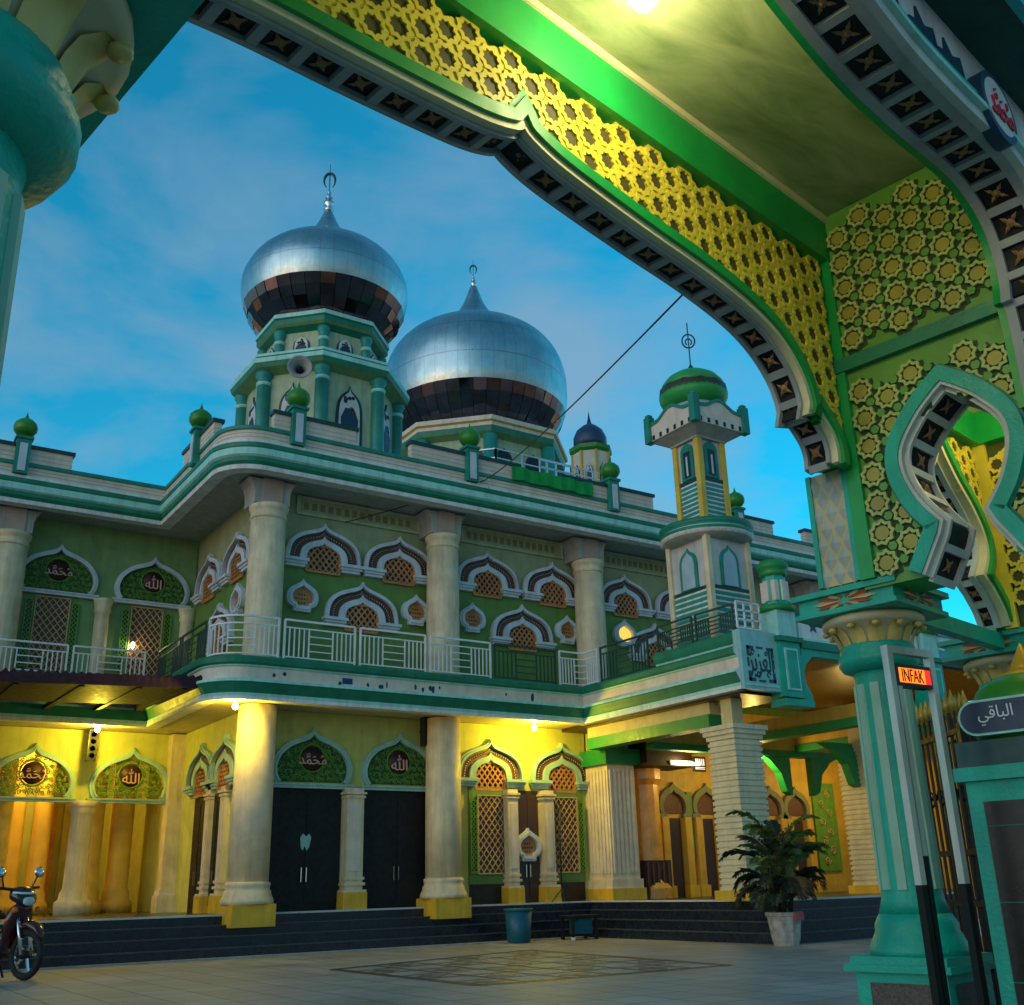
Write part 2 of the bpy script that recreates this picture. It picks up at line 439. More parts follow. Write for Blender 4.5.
def t2_frame(w, h, fm, low=False):
    """double ogee arch: frame, brown band with studs, inner frame and the two lintels"""
    mb = MB(); z0 = .2
    o = ogee(H2, w, h-z0, z0=z0); o2 = ogee(H2, w-.17, h-z0-.12, z0=z0); i1 = ogee(H2, w*.64, (h-z0)*.66, z0=z0); i2 = ogee(H2, w*.47, (h-z0)*.49, z0=z0)
    mb.ring(o, o2, -.12, 0, fm); mb.ring(ogee(H2, w-.08, h-z0-.05, z0=z0), o2, -.15, -.119, fm)
    mb.ring(o2, i1, -.05, 0, 'band_brown'); mb.ring(i1, i2, -.11, 0, fm)
    mid = [((a[0]+b[0])/2, (a[1]+b[1])/2) for a, b in zip(o2, i1)]
    for k in range(1, len(mid)-1):
        x, z = mid[k]
        mb.lathe((0,0), [(.0,0),(.03,0),(.0,.02)], 'band_dot', 6); n = 18
        mb.v[-n:] = [(x+v[0], -.05-v[2], z+v[1]) for v in mb.v[-n:]]
        x2, z2 = mid[k-1]; mb.bar((x2*1.04,-.055,z2*1.04), (x*.95,-.055,z*.97), .012, 'dark_void')
    for sg in (-1,1):
        a, b = sorted((sg*w*.225, sg*(w/2+.02))); mb.box(a, b, -.16, 0, .07, z0, fm); mb.box(a-.03, b+.03, -.21, 0, .13, z0+.002, fm)
        mb.box(a+.04, b-.04, -.12, 0, 0, .07, fm)
    return mb
def rosette():
    mb = MB(); w, h = .80, .80
    o = ogee(H3, w, h); i = ogee(H3, w-.26, h-.28, z0=.13); mb.ring(o, i, -.12, 0, 'frame_blue', True); mb.ring(ogee(H3,w-.1,h-.11,z0=.05), i, -.15, -.119, 'frame_blue', True)
    return mb
def rosette_grille(m='lattice_brown'):
    mb = MB(); i = ogee(H3, .56, .54, z0=.12); mb.prism(i, -.04, 0, m)
    if m == 'lattice_brown':
        for x in range(-2,3):
            for z in range(3): mb.box(x*.07-.018, x*.07+.018, -.045, -.03, .22+z*.1-.02, .22+z*.1+.02, 'dark_void') if abs(x)+abs(z-1) < 3 else None
    return mb
ME = {}
for fm in ('frame_blue','frame_mint'): ME['t1'+fm] = t1_frame(2.0,1.28,fm).mesh('arch_panel'); ME['t2'+fm] = t2_frame(1.98,1.2,fm).mesh('arch_frame')
ME['fret'] = t1_fret(2.0,1.28,'carved_green','carved_back').mesh('fretwork'); ME['fret_open'] = t1_fret(2.0,1.28,'carved_green',None).mesh('fretwork')
ME['disc'] = t1_disc(1.28).mesh('medallion')
for k, s in (('allah','\ufdf2'), ('muhammad','\ufdf4')): ME[k] = text_mesh(s, .36 if k == 'allah' else .25, .03, 'calligraphy')[0].mesh('calligraphy')
ME['grille_small'] = lattice(.86,.66,-.06,.2,'lattice_brown','dark_void',r=.026).mesh('lattice')
ME['grille_tall'] = lattice(.82,1.85,0,.21,'lattice_tan','band_brown',r=.015).mesh('lattice')
ME['grille_side'] = lattice(.17,1.7,0,.12,'carved_green','dark_void',r=.014).mesh('side_lattice')
ME['rosette'] = rosette().mesh('rosette'); ME['ros_brown'] = rosette_grille().mesh('grille'); ME['ros_lit'] = rosette_grille('amber_glass').mesh('grille')

# ---------------------------------------------------------------- setting
g = MB(); g.box(-150, 200, -60, 250, -.5, 0, 'paving'); structure(build('plaza', g))
def inlay_poly(pts, z, m, mb): mb.add([(x,y,z) for x,y in pts], [tuple(range(len(pts)))], m)
g = MB()
cx, cy = 9.9, 16.1; D = [(7.8,17.2),(7.86,12.8),(12.2,12.7),(12.7,18.8)]
def line(a, b, w, z, m):
    a = Vector(a); b = Vector(b); d = (b-a).normalized(); n = Vector((-d.y,d.x))*w/2
    inlay_poly([a+n,a-n,b-n,b+n], z, m, g)
def lerp2(a, b, t): return (a[0]+(b[0]-a[0])*t, a[1]+(b[1]-a[1])*t)
for i in range(4): line(D[i], D[(i+1)%4], .2, .004, 'inlay_dark')
for k in range(1,6):
    line(lerp2(D[0],D[1],k/6), lerp2(D[3],D[2],k/6), .06, .006, 'inlay_mid'); line(lerp2(D[0],D[3],k/6), lerp2(D[1],D[2],k/6), .06, .008, 'inlay_mid')
for i in range(6):
    for j in range(6):
        if (i+j) % 2:
            def P2(u, v): return lerp2(lerp2(D[0],D[1],u), lerp2(D[3],D[2],u), v)
            inlay_poly([P2((i+.12)/6,(j+.5)/6), P2((i+.5)/6,(j+.12)/6), P2((i+.88)/6,(j+.5)/6), P2((i+.5)/6,(j+.88)/6)], .005, 'inlay_mid', g)
structure(build('paving_inlay', g))
g = MB()
g.box(-14,16.45,21.78,21.98,.0,.03,'kerb_grey'); structure(build('kerb', g))

# ---------------------------------------------------------------- mosque
mosque = thing('mosque', 'large two-storey green and cream mosque with silver onion domes behind the paved yard', 'mosque', T(12.5, 27, 0))
def mq(name, mb, label=None, F=I4, parent=None): return build(name, mb, parent or mosque, F, label)
# steps
g = MB()
for k in range(4):
    z0, z1 = .2*k, .2*(k+1); y = 22+.3*k; x = 16.55+.3*k; yp = 15.75+.3*k
    g.box(-14, 32, y, 34, z0, z1, 'step_dark'); g.box(x, 32, yp, y-.001, z0, z1, 'step_dark')
    nm = 'floor_white' if k == 3 else 'step_nosing'; d = .035 if k == 3 else .02
    g.box(-14, x, y-.02, y+.06, z1-d, z1+.004, nm); g.box(x-.02, x+.06, yp+.06, y-.02, z1-d, z1+.004, nm); g.box(x-.02, 32, yp-.02, yp+.06, z1-d, z1+.005, nm)
mq('steps', g)
# walls
g = MB(); g.box(8.3, 17.75, 23.3, 23.7, .8, 5.13, 'wall_yellow'); g.box(8.3, 8.7, 23.7, 28.2, .8, 5.13, 'wall_yellow'); mq('wall', g, 'pale yellow ground floor wall')
g = MB()
g.box(8.3, 30, 23.34, 23.7, 6.0, 10.7, 'wall_pale_green'); g.box(8.34, 8.7, 23.7, 28.2, 6.0, 10.7, 'wall_pale_green')
g.box(8.28, 30, 23.28, 23.34, 6.0, 8.62, 'dado_green'); g.box(8.28, 8.34, 23.34, 28.2, 6.0, 8.62, 'dado_green')
mq('wall', g, 'green upper floor wall')
g = MB(); g.box(-9, 8.3, 28.2, 28.6, 6.0, 10.7, 'wall_wing_green'); mq('wall', g, 'dark green upper wall of the set back wing')
# wing, ground floor: piers with ogee openings
g = MB(); xs = [(-.6,1.8),(1.8,3.55),(3.55,5.95),(5.95,8.3)]
for cxp, (x0, x1) in ((4.76,(3.55,5.93)),(7.06,(5.93,8.3)),(2.2,(1.2,3.55)),(-.2,(-1.2,1.2))):
    w, h, zb = 1.9, 1.2, 3.48
    if cxp == 2.2: w = 1.9
    og = [(cxp+x, zb+z) for x, z in ogee(H1, w, h)]
    g.prism([(x0,3.4),(x0,5.13),(x1,5.13),(x1,3.4)]+[(og[-1][0],3.4)]+og[::-1]+[(og[0][0],3.4)], 28.2, 28.6, 'wall_yellow')
mq('wall', g, 'yellow arcade wall of the set back wing')
g = MB(); g.box(-9, 8.3, 32.5, 32.8, .8, 5.2, 'wall_yellow'); g.box(8.3,8.5,28.6,32.5,.8,5.2,'wall_yellow')
for x in (1.2,2.4,3.6,4.6,5.6,6.6,7.6): g.box(x-.2,x+.2,32.3,32.5,.8,5.1,'wall_yellow'); g.box(x+.32,x+.66,32.46,32.5,1.2,3.6,'orange_tile')
mq('back_wall', g, 'orange lit inner wall of the arcade')
for x, y, r in ((3.9,30.9,.24),(5.65,31.2,.24),(4.45,29.6,.2),(4.35,30.4,.27),(5.0,31.4,.25),(6.72,30.2,.27),(7.55,30.6,.3),(2.9,31,.3)):
    g = MB(); g.lathe((x,y), [(r*1.5,.8),(r*1.5,1.05),(r*1.2,1.15),(r*1.2,1.3),(r,1.4),(r,4.6),(r*1.35,4.75),(r*1.35,5.1)], 'arcade_gold', 20); mq('inner_column', g)
# slabs
def arc(cx, cy, r, a0, a1, n): return [(cx+r*math.cos(math.radians(a0+(a1-a0)*i/n)), cy+r*math.sin(math.radians(a0+(a1-a0)*i/n))) for i in range(n+1)]
cornice_path = [(-9,27.07),(6.95,27.07)] + arc(7.95,23.0,1.0,180,270,10) + [(30,22.0)]
slab_path = [(-9,26.9),(7.0,26.9)] + arc(7.9,22.9,.9,180,270,10) + [(16.8,22.0),(16.8,16.35)]
def shift(path, d): return [tuple(p) for p in inset(path, d)]
g = MB(); g.plan(shift(cornice_path,-.12)+[(30,46),(-9,46)], 10.47, 11.1, 'soffit'); mq('roof', g)
g = MB(); g.plan(shift(slab_path,-.12)+[(18.6,16.47),(18.6,23.4),(30,23.4),(30,34),(-9,34)], 5.14, 5.98, 'soffit_cream'); mq('floor_slab', g)
prof = [(-.3,10.40,'white_trim'),(0,10.40,'white_trim'),(.02,10.50,'moulding_green'),(-.03,10.53,'moulding_green'),(.02,10.60,'moulding_green'),(.03,10.70,'mint'),(.08,10.74,'mint'),(.085,10.90,'moulding_green'),(.10,10.93,'moulding_green'),(.10,11.03,'moulding_green'),(.03,11.06,'white_trim'),(.03,11.13,'mint'),(-.06,11.15,'parapet_cream'),(-.06,11.22,'parapet_line'),(-.055,11.235,'parapet_cream'),(-.06,11.31,'parapet_line'),(-.055,11.325,'parapet_cream'),(-.06,11.40,'moulding_teal'),(-.01,11.41,'moulding_teal'),(-.01,11.50,'moulding_teal'),(-.2,11.51,'moulding_teal'),(-.2,11.0,'moulding_teal')]
g = MB(); g.sweep(cornice_path, prof); mq('cornice', g)
prof = [(-.3,5.10,'white_trim'),(0,5.10,'white_trim'),(.0,5.17,'mint'),(.02,5.24,'moulding_green'),(.0,5.26,'moulding_green'),(.05,5.36,'moulding_green'),(.10,5.45,'moulding_green'),(.12,5.47,'mint'),(.12,5.53,'mint'),(.0,5.56,'parapet_cream'),(.0,5.80,'mint'),(.05,5.82,'mint'),(.06,5.84,'moulding_green'),(.12,5.88,'moulding_green'),(.14,5.98,'moulding_green'),(.10,6.03,'moulding_green'),(-.3,6.03,'moulding_green')]
g = MB(); g.sweep(slab_path, prof); mq('balcony_edge', g)
# stains left on the balcony edge and a blue scrap stuck to it
g = MB(); rnd = random.Random(5)
for x, z, w, h in ((9.92,5.60,.05,.05),(10.62,5.62,.04,.06),(10.95,5.60,.09,.05),(11.1,5.66,.03,.1),(11.85,5.66,.04,.08),(12.05,5.62,.05,.06),(12.25,5.66,.06,.07),(12.33,5.64,.05,.12),(12.5,5.7,.03,.04),(14.4,5.68,.03,.05),(15.2,5.65,.06,.12),(8.35,5.66,.05,.05),(8.6,5.7,.05,.05)):
    n = 7; g = MB(); g.prism([(x+w*(.6+.5*rnd.random())*math.cos(i*2*PI/n), z+h*(.6+.5*rnd.random())*math.sin(i*2*PI/n)) for i in range(n)], 21.996, 22.001, 'motif_blue'); mq('stain', g)
g = MB(); g.box(9.98,10.22,21.985,22.0,5.60,5.73,'cloth_blue'); tag(build('sticker', g), 'small blue patch stuck on the cream edge of the balcony', 'sticker')
# parapet raised lengths and posts with balls
def raised(a, b, F=I4):
    g = MB(); g.box(a, b, .03, .22, 11.505, 11.88, 'parapet_cream')
    for z in (11.6,11.72): g.box(a-.004, b+.004, .026, .224, z, z+.012, 'parapet_line')
    g.box(a-.05, b+.05, -.02, .27, 11.88, 11.97, 'pillar_dark'); mq('parapet_block', g, None, F)
def post_ball():
    g = MB(); g.box(-.17,.17,-.12,.2,0,.92,'moulding_teal'); g.box(-.09,.09,-.14,-.12,.06,.8,'frame_blue'); g.box(-.21,.21,-.16,.24,.92,.99,'moulding_teal')
    return g.mesh('parapet_post')
pm = post_ball(); bm_ = MB().lathe((0,.04), [(.07,.99),(.09,1.03),(.2,1.07),(.275,1.17),(.29,1.27),(.26,1.38),(.17,1.47),(.06,1.53),(.03,1.6),(.0,1.72)], 'ball_green', 20).mesh('ball')
for x in (8.62,13.46,18.2,23.2,28): raised(x-1.75 if x > 9 else 8.05, x+1.55, T(0,22.0)); p = put('parapet_post', pm, mosque, T(x,22.0,11.15)); put('ball', bm_, p, T(x,22.0,11.15))
for x in (3.38,-1.2): raised(x-1.6, x+1.2, T(0,27.07)); p = put('parapet_post', pm, mosque, T(x,27.07,11.15)); put('ball', bm_, p, T(x,27.07,11.15))
FR = T(6.95,24.4,0,-PI/2); raised(-1.2,1.2,FR); p = put('parapet_post', pm, mosque, FR@T(0,0,11.15)); put('ball', bm_, p, FR@T(0,0,11.15))
# columns
cap_u = MB().lathe((0,0), [(.41,0),(.44,.02),(.44,.07),(.42,.09),(.42,.2),(.46,.24),(.47,.33),(.44,.36)], 'column_cream', 28).mesh('capital')
base_l = MB().box(-.47,.47,-.47,.47,0,.44,'base_yellow'); base_l.lathe((0,0), [(.56,.44),(.55,.52),(.5,.62),(.49,.7),(.46,.72),(.46,.78),(.47,.8),(.47,.86),(.43,.88)], 'column_cream', 28); base_l = base_l.mesh('base')
sh_l = MB().lathe((0,0), [(.43,1.4),(.43,3),(.42,5.1)], 'column_cream', 28).mesh('column'); sh_u = MB().lathe((0,0), [(.46,6.0),(.46,6.2),(.42,6.25),(.42,8),(.41,9.44)], 'column_cream', 28).mesh('column')
cb = MB().box(-.24,.24,-.24,.5,0,.62,'parapet_line')
for sg in (-1,1): cb.prism([(sg*.24,0),(sg*.43,0),(sg*.44,.3),(sg*.48,.46),(sg*.60,.6),(sg*.24,.6)][::sg], -.2, .5, 'soffit')
cb = cb.mesh('corbel')
for x, y, lo, up in ((8.32,22.8,1,1),(13.06,22.8,1,1),(17.8,22.8,0,1),(22.54,22.8,0,1),(27.3,22.8,0,1),(3.5,27.75,0,1)):
    if lo: c = put('column', sh_l, mosque, T(x,y)); put('base', base_l, c, T(x,y,.54))
    c = put('column', sh_u, mosque, T(x,y)); put('capital', cap_u, c, T(x,y,9.44)); put('corbel', cb, c, T(x,y,9.82))
# small square pilasters of the ground floor
def pilaster(w, z1, cap=True):
    g = MB(); g.box(-w/2,w/2,-.2,.12,1.15,z1,'column_cream')
    for z, d in ((1.15,.07),(1.3,.045),(1.42,.03)): g.box(-w/2-d,w/2+d,-.2-d,.12,z,z+.06,'column_cream')
    g.box(-w/2+.07,w/2-.07,-.215,-.2,1.6,z1-.35,'parapet_cream')
    for z, d in ((z1-.14,.05),(z1-.22,.03)): g.box(-w/2-d,w/2+d,-.2-d,.12,z,z+.05,'column_cream')
    return g.mesh('pilaster')
def pil_base(w): return MB().box(-w/2-.08,w/2+.08,-.29,.1,-.25,.36,'base_yellow').mesh('base')
def pil_base2(w): return MB().box(-w/2-.08,w/2+.08,-.29,.1,0,.36,'base_yellow').mesh('base')
pa, pb = pilaster(.42,3.42), pilaster(.30,3.5); pab, pbb = pil_base(.42), pil_base2(.30)
for x in (10.86,): p = put('pilaster', pa, mosque, T(x,23.2)); put('base', pab, p, T(x,23.2,.8))
for x in (15.19,16.3): p = put('pilaster', pb, mosque, T(x,23.2)); put('base', pbb, p, T(x,23.2,.8))
# square fluted corner pier of the porch
g = MB(); g.box(17.72,18.62,22.32,23.3,1.3,4.15,'column_cream'); g.box(17.62,18.72,22.22,23.3,.8,1.08,'base_yellow'); g.box(17.66,18.68,22.27,23.3,1.08,1.3,'column_cream')
for k in range(6):
    g.box(17.775+k*.14,17.84+k*.14,22.29,22.32,1.45,4.0,'parapet_cream'); g.box(17.69,17.72,22.39+k*.14,22.46+k*.14,1.45,4.0,'parapet_cream')
mq('corner_pier', g)
g = MB(); g.box(17.58,18.76,22.18,23.3,4.15,4.55,'porch_green'); g.box(17.8,18.55,22.4,23.3,4.55,5.1,'soffit_cream'); mq('pier_capital', g)
# arches and windows
def t1(x, z, F, fm, word, fret='fret'):
    a = put('arch_panel', ME['t1'+fm], mosque, F@T(x,0,z)); put('fretwork', ME[fret], a, F@T(x,0,z))
    R = F@T(x,-.045,z+.57)@Matrix.Rotation(PI/2,4,'X'); put('medallion', ME['disc'], a, R); put('calligraphy', ME[word], a, F@T(x,-.06,z+.56))
def t2(x, z, F, fm):
    a = put('arch_window', ME['t2'+fm], mosque, F@T(x,0,z)); put('lattice', ME['grille_small'], a, F@T(x,0,z+.0)); return a
def ros(x, z, F, lit=False):
    a = put('rosette', ME['rosette'], mosque, F@T(x,0,z), 'glowing amber rosette' if lit else None); put('grille', ME['ros_lit' if lit else 'ros_brown'], a, F@T(x,0,z))
FU = T(0,23.28); FL = T(0,23.3); FRU = T(8.28,0,0,-PI/2); FRL = T(8.3,0,0,-PI/2); FWU = T(0,28.2)
for x in (9.93,12.01,14.68,16.83,19.44,21.6,24.2): t2(x, 8.58, FU, 'frame_blue')
for x in (11.0,15.77,20.5): t2(x, 7.22, FU, 'frame_blue')
for x in (9.42,12.5,14.18,17.28,21.9): ros(x, 7.48, FU)
ros(19.34, 7.6, FU, True)
for y in (26.7,24.55): t2(-y, 8.5, FRU, 'frame_blue')
for y in (25.6,): t2(-y, 6.9, FRU, 'frame_blue')
ros(-24.3, 7.5, FRU)
t1(4.76, 8.56, FWU, 'frame_blue', 'muhammad'); t1(7.16, 8.56, FWU, 'frame_blue', 'allah'); t1(2.2,8.56,FWU,'frame_blue','allah')
for x in (4.72,7.08): l = put('lattice_window', ME['grille_tall'], mosque, T(x,28.19,6.55)); [put('side_lattice', ME['grille_side'], l, T(x+s*.55,28.19,6.6)) for s in (-1,1)]
for x in (5.92,8.12): g = MB(); g.lathe((x,28.05), [(.22,6.0),(.22,6.3),(.19,6.35),(.18,8.1),(.22,8.16),(.2,8.22),(.24,8.4),(.26,8.46)], 'column_cream', 16); mq('small_column', g)
t1(9.86, 3.50, FL, 'frame_mint', 'muhammad'); t1(12.09, 3.50, FL, 'frame_mint', 'allah')
t1(4.76, 3.48, FWU, 'frame_mint', 'muhammad', 'fret_open'); t1(7.06, 3.48, FWU, 'frame_mint', 'allah', 'fret_open'); t1(2.2,3.48,FWU,'frame_mint','allah','fret_open')
for x, nm in ((14.68,1),(16.92,1)):
    a = t2(x, 3.56, FL, 'frame_mint')
    g = MB(); g.box(x-.64,x+.64,23.24,23.3,1.26,3.56,'dado_green'); g.box(x-.62,x+.62,23.26,23.3,.8,1.26,'dark_void'); p = mq('window_panel', g)
    put('lattice', ME['grille_tall'], p, T(x,23.235,1.5)); [put('side_lattice', ME['grille_side'], p, T(x+s*.53,23.235,1.52)) for s in (-1,1)]
for y in (26.2,24.5): t2(-y, 3.5, FRL, 'frame_mint')
def door(x0, x1, F, m='door_black', z1=3.42):
    g = MB(); w = x1-x0; g.box(x0,x1,-.03,0,.8,z1,m)
    for i in range(2):
        a = x0+w*i/2; g.box(a+.05,a+w/2-.05,-.045,-.03,.95,z1-.15,m)
    d = mq('door', g, None, F); h = MB()
    for s in (-.06,.06): h.bar((x0+w/2+s,-.09,1.4),(x0+w/2+s,-.09,1.7),.014,'chrome')
    build('handle', h, d, F); return d
d1 = door(8.85,10.62,FL); d2 = door(11.1,12.95,FL); door(15.36,16.13,FL,'door_brown',3.5); ros(15.74,1.78,T(0,23.26))
for y, hw in ((26.1,.55),(24.88,.3)): door(-y-hw,-y+hw,FRL,'door_black',3.4)
for y in (25.36,24.3): p = put('pilaster', pb, mosque, FRL@T(-y,.06,0)); put('base', pbb, p, FRL@T(-y,.06,.8))
g = MB(); g.prism([(9.66,2.12),(9.71,2.06),(9.75,2.16),(9.80,2.05),(9.86,2.14),(9.9,2.34),(9.85,2.42),(9.78,2.36),(9.70,2.42),(9.64,2.34)], 23.245, 23.252, 'frame_mint'); build('sticker', g, d1)
# friezes under the roof
for x0, x1 in ((9.2,12.65),(13.9,17.3),(18.7,22.0)):
    g = MB(); g.box(x0,x1,23.30,23.34,9.95,10.42,'wall_pale_green')
    for a, b, c, d in ((x0,x1,9.95,10.02),(x0,x1,10.36,10.43),(x0,x0+.08,10.02,10.36),(x1-.08,x1,10.02,10.36)): g.box(a,b,23.27,23.30,c,d,'tower_light')
    for k in range(14): g.box(x0+.2+k*(x1-x0-.4)/14, x0+.2+(k+.55)*(x1-x0-.4)/14, 23.285, 23.30, 10.1, 10.28, 'frieze_olive')
    mq('frieze', g)
# wing ground floor pillar and end pilaster
g = MB(); g.lathe((5.98,28.1), [(.42,.8),(.42,1.1),(.34,1.16),(.33,1.3),(.27,1.4),(.25,3.1),(.3,3.2),(.28,3.28),(.36,3.4)], 'column_cream', 20); mq('column', g)
g = MB(); g.lathe((3.45,28.1), [(.42,.8),(.42,1.1),(.34,1.16),(.33,1.3),(.27,1.4),(.25,3.1),(.3,3.2),(.28,3.28),(.36,3.4)], 'column_cream', 20); mq('column', g)
g = MB(); g.box(7.95,8.35,27.85,28.2,1.2,5.1,'column_cream'); g.box(7.85,8.42,27.75,28.2,.8,1.2,'column_cream'); g.box(7.9,8.38,27.8,28.2,1.2,1.32,'parapet_cream'); mq('pilaster', g)
# railings
def railing(path, m, name='railing', z0=6.06, h=.90, label=None):
    g = MB(); P = [Vector(p) for p in path]; L = [0]
    for i in range(len(P)-1): L.append(L[-1]+(P[i+1]-P[i]).length)
    def at(s):
        s = min(max(s,0), L[-1])
        for i in range(len(P)-1):
            if s <= L[i+1]+1e-9: return P[i]+(P[i+1]-P[i])*((s-L[i])/(L[i+1]-L[i]+1e-9))
        return P[-1]
    def pt(s, z): q = at(s); return (q.x,q.y,z)
    def hbar(s0, s1, z, r):
        cuts = [s0]+[l for l in L if s0 < l < s1]+[s1]
        for a, b in zip(cuts, cuts[1:]): g.bar(pt(a,z), pt(b,z), r, m)
    n = max(1, round(L[-1]/1.75)); w = L[-1]/n
    for k in range(n):
        a, b = k*w+.07, (k+1)*w-.07
        for s in (a,b): g.bar(pt(s,z0-.04), pt(s,z0+h), .03, m)
        hbar(a,b,z0+h,.032); hbar(a,b,z0+h-.17,.022); hbar(a,b,z0+.06,.022)
        u, v = a+(b-a)*.34, a+(b-a)*.68
        for s in (u,v): g.bar(pt(s,z0+.06), pt(s,z0+h-.17), .02, m)
        for j in range(1,5):
            for s0, s1 in ((a,u),(v,b)):
                s = s0+(s1-s0)*j/5; g.bar(pt(s,z0+.06), pt(s,z0+h-.17), .018, m)
        for j in range(1,4): hbar(u,v,z0+.06+(h-.23)*j/4,.018)
    mq(name, g, label)
rp = shift(slab_path, -.12)
railing([(-6,26.98),(6.9,26.98)], 'rail_white'); railing([(7.12,26.8),(7.12,23.0)], 'rail_dark', label='dark side railing')
railing(rp[2:-2]+[(14.1,22.12)], 'rail_white'); railing([(14.1,22.12),(16.1,22.12)], 'rail_dark', label='dark green railing'); railing([(16.1,22.12),(16.92,22.12),(16.92,21.4)], 'rail_white')
railing([(16.92,21.4),(16.92,19.4)], 'rail_dark', label='dark green railing'); railing([(16.98,19.2),(16.98,16.5)], 'rail_dark', z0=6.46, h=.6, label='dark railing before the minaret')
g = MB()
for k in range(4): g.bar((16.98+k*.24,16.45,6.5),(16.98+k*.24,16.45,7.1),.025,'rail_white'); g.bar((16.98,16.45,6.5+k*.2),(17.7,16.45,6.5+k*.2),.025,'rail_white')
mq('railing', g, 'white grid railing on the porch corner')
# ---------------------------------------------------------------- domes and towers
def steel_dome(c, prof, n, seed, k=3):
    """onion dome of curved sheets; every sheet has its own UV square so that the seams can be drawn"""
    rnd = random.Random(seed); mb = MB(); P = []
    fine = catmull(prof, k); N_ = n*k; q = len(fine)
    vs = []
    for r, z in fine:
        for j in range(N_):
            a = 2*PI*j/N_; rr = r*(1+rnd.gauss(0,.0009)); vs.append((c[0]+rr*math.cos(a), c[1]+rr*math.sin(a), z))
    fs = []
    for i in range(q-1):
        for j in range(N_):
            u, v = (j%k)/k, (i%(2*k))/(2*k); mb.uv[len(fs)] = [(u,v),(u+1/k,v),(u+1/k,v+.5/k),(u,v+.5/k)]
            fs.append((i*N_+j, i*N_+(j+1)%N_, (i+1)*N_+(j+1)%N_, (i+1)*N_+j))
    return mb.add(vs, fs, 'dome_steel', True)
def mirror_band(c, prof, n, seed):
    """dark mirror panes round the lower part of a dome, none quite true to its neighbour"""
    rnd = random.Random(seed); mb = MB()
    for i in range(len(prof)-1):
        for j in range(n):
            q = []
            for (r,z), jj in ((prof[i],j+.02),(prof[i],j+.98),(prof[i+1],j+.98),(prof[i+1],j+.02)):
                a = 2*PI*jj/n; q.append(Vector((c[0]+r*math.cos(a), c[1]+r*math.sin(a), z)))
            nr = (q[1]-q[0]).cross(q[3]-q[0]).normalized(); s = (q[1]-q[0]).length; tx, ty = rnd.gauss(0,.045), rnd.gauss(0,.045)
            for k, (u,v) in enumerate(((-1,-1),(1,-1),(1,1),(-1,1))): q[k] = q[k]+nr*((u*tx+v*ty)*s*.5+.02)
            mb.add(q, [(0,1,2,3)], 'mirror_glass')
    mb.lathe((c[0],c[1]), [(r-.03,z) for r,z in prof], 'iron', n)
    return mb
def octa(mb, c, prof, ms): mb.lathe((c[0],c[1]), [(r/math.cos(PI/8) if False else r, z) for r,z in prof], ms[0], 8, ms, a0=PI/8, smooth=False)
def oct_face(c, R, k):
    """frame on the k-th face of an octagon whose corner radius is R: x along the face, -y outwards"""
    a = PI/4*k; ap = R*math.cos(PI/8); return Matrix.Translation((c[0]+ap*math.cos(a), c[1]+ap*math.sin(a), 0)) @ Matrix.Rotation(a+PI/2, 4, 'Z')
def niche(parent, F, z, w, h):
    o = ogee(H2, w, h*.55, z0=h*.45); o = [(-w/2,0)]+o+[(w/2,0)]; i = [(x*.8, .05+zz*.93) for x, zz in o]
    mb = MB(); mb.prism(o, -.05, 0, 'niche_dark'); mb.prism(i, -.06, -.05, 'niche_light')
    # painted vase of flowers
    mb.prism([(-.16*w/.6,.08),(.16*w/.6,.08),(.2*w/.6,h*.45),(.1*w/.6,h*.62),(-.1*w/.6,h*.62),(-.2*w/.6,h*.45)], -.07, -.06, 'motif_blue')
    rnd = random.Random(int(h*100))
    for k in range(9):
        x = rnd.uniform(-.2,.2)*w; zz = rnd.uniform(.5,.8)*h; mb.lathe((0,0), [(.0,0),(.07*w,0),(.0,.01)], 'band_brown' if k%2 else 'motif_blue', 8); nn = 24
        mb.v[-nn:] = [(x+v[0], -.072-v[2], zz+v[1]) for v in mb.v[-nn:]]
    return build('niche', mb, parent, F@T(0,0,z))
tc = (11.27,27.0)
g = MB(); octa(g, tc, [(2.2,10.9),(2.2,14.95),(2.6,15.06),(2.66,15.2),(2.66,15.34),(2.5,15.37),(2.58,15.42),(2.58,15.5),(1.75,15.52)], ['tower_light','tower_green','moulding_green','mint','white_trim','moulding_green','mint','pillar_dark'])
octa(g, tc, [(1.72,15.5),(1.72,16.5),(1.9,16.64),(1.98,16.7),(1.98,16.85),(2.02,16.9),(2.02,17.02),(1.9,17.1),(1.3,17.12)], ['tower_light','moulding_green','tower_green','moulding_green','moulding_green','mint','white_trim','white_trim'])
tower = mq('domed_tower', g, 'octagonal green tower under the nearer silver dome')
def tower_columns(c, R, z0, z1, r, n=8):
    for k in range(n):
        a = PI/8+PI/4*k; x, y = c[0]+R*math.cos(a), c[1]+R*math.sin(a)
        if y > c[1]+.9*R: continue
        h = MB(); h.lathe((x,y), [(r*1.25,z0),(r*1.25,z0+.15),(r,z0+.2),(r,z1-.42),(r*1.15,z1-.4),(r*1.15,z1-.33),(r,z1-.31),(r,z1-.2),(r*1.3,z1-.12),(r*1.3,z1)], 'tower_teal', 14, ['tower_teal']*3+['mint']*2+['tower_teal']*4); build('column', h, tower)
tower_columns(tc, 2.26, 11.0, 15.02, .19); tower_columns(tc, 1.76, 15.52, 16.54, .14)
for k in (3,4,5,6,7): niche(tower, oct_face(tc,2.2,k), 12.75, .8, 1.9); niche(tower, oct_face(tc,1.72,k), 15.65, .5, .72)
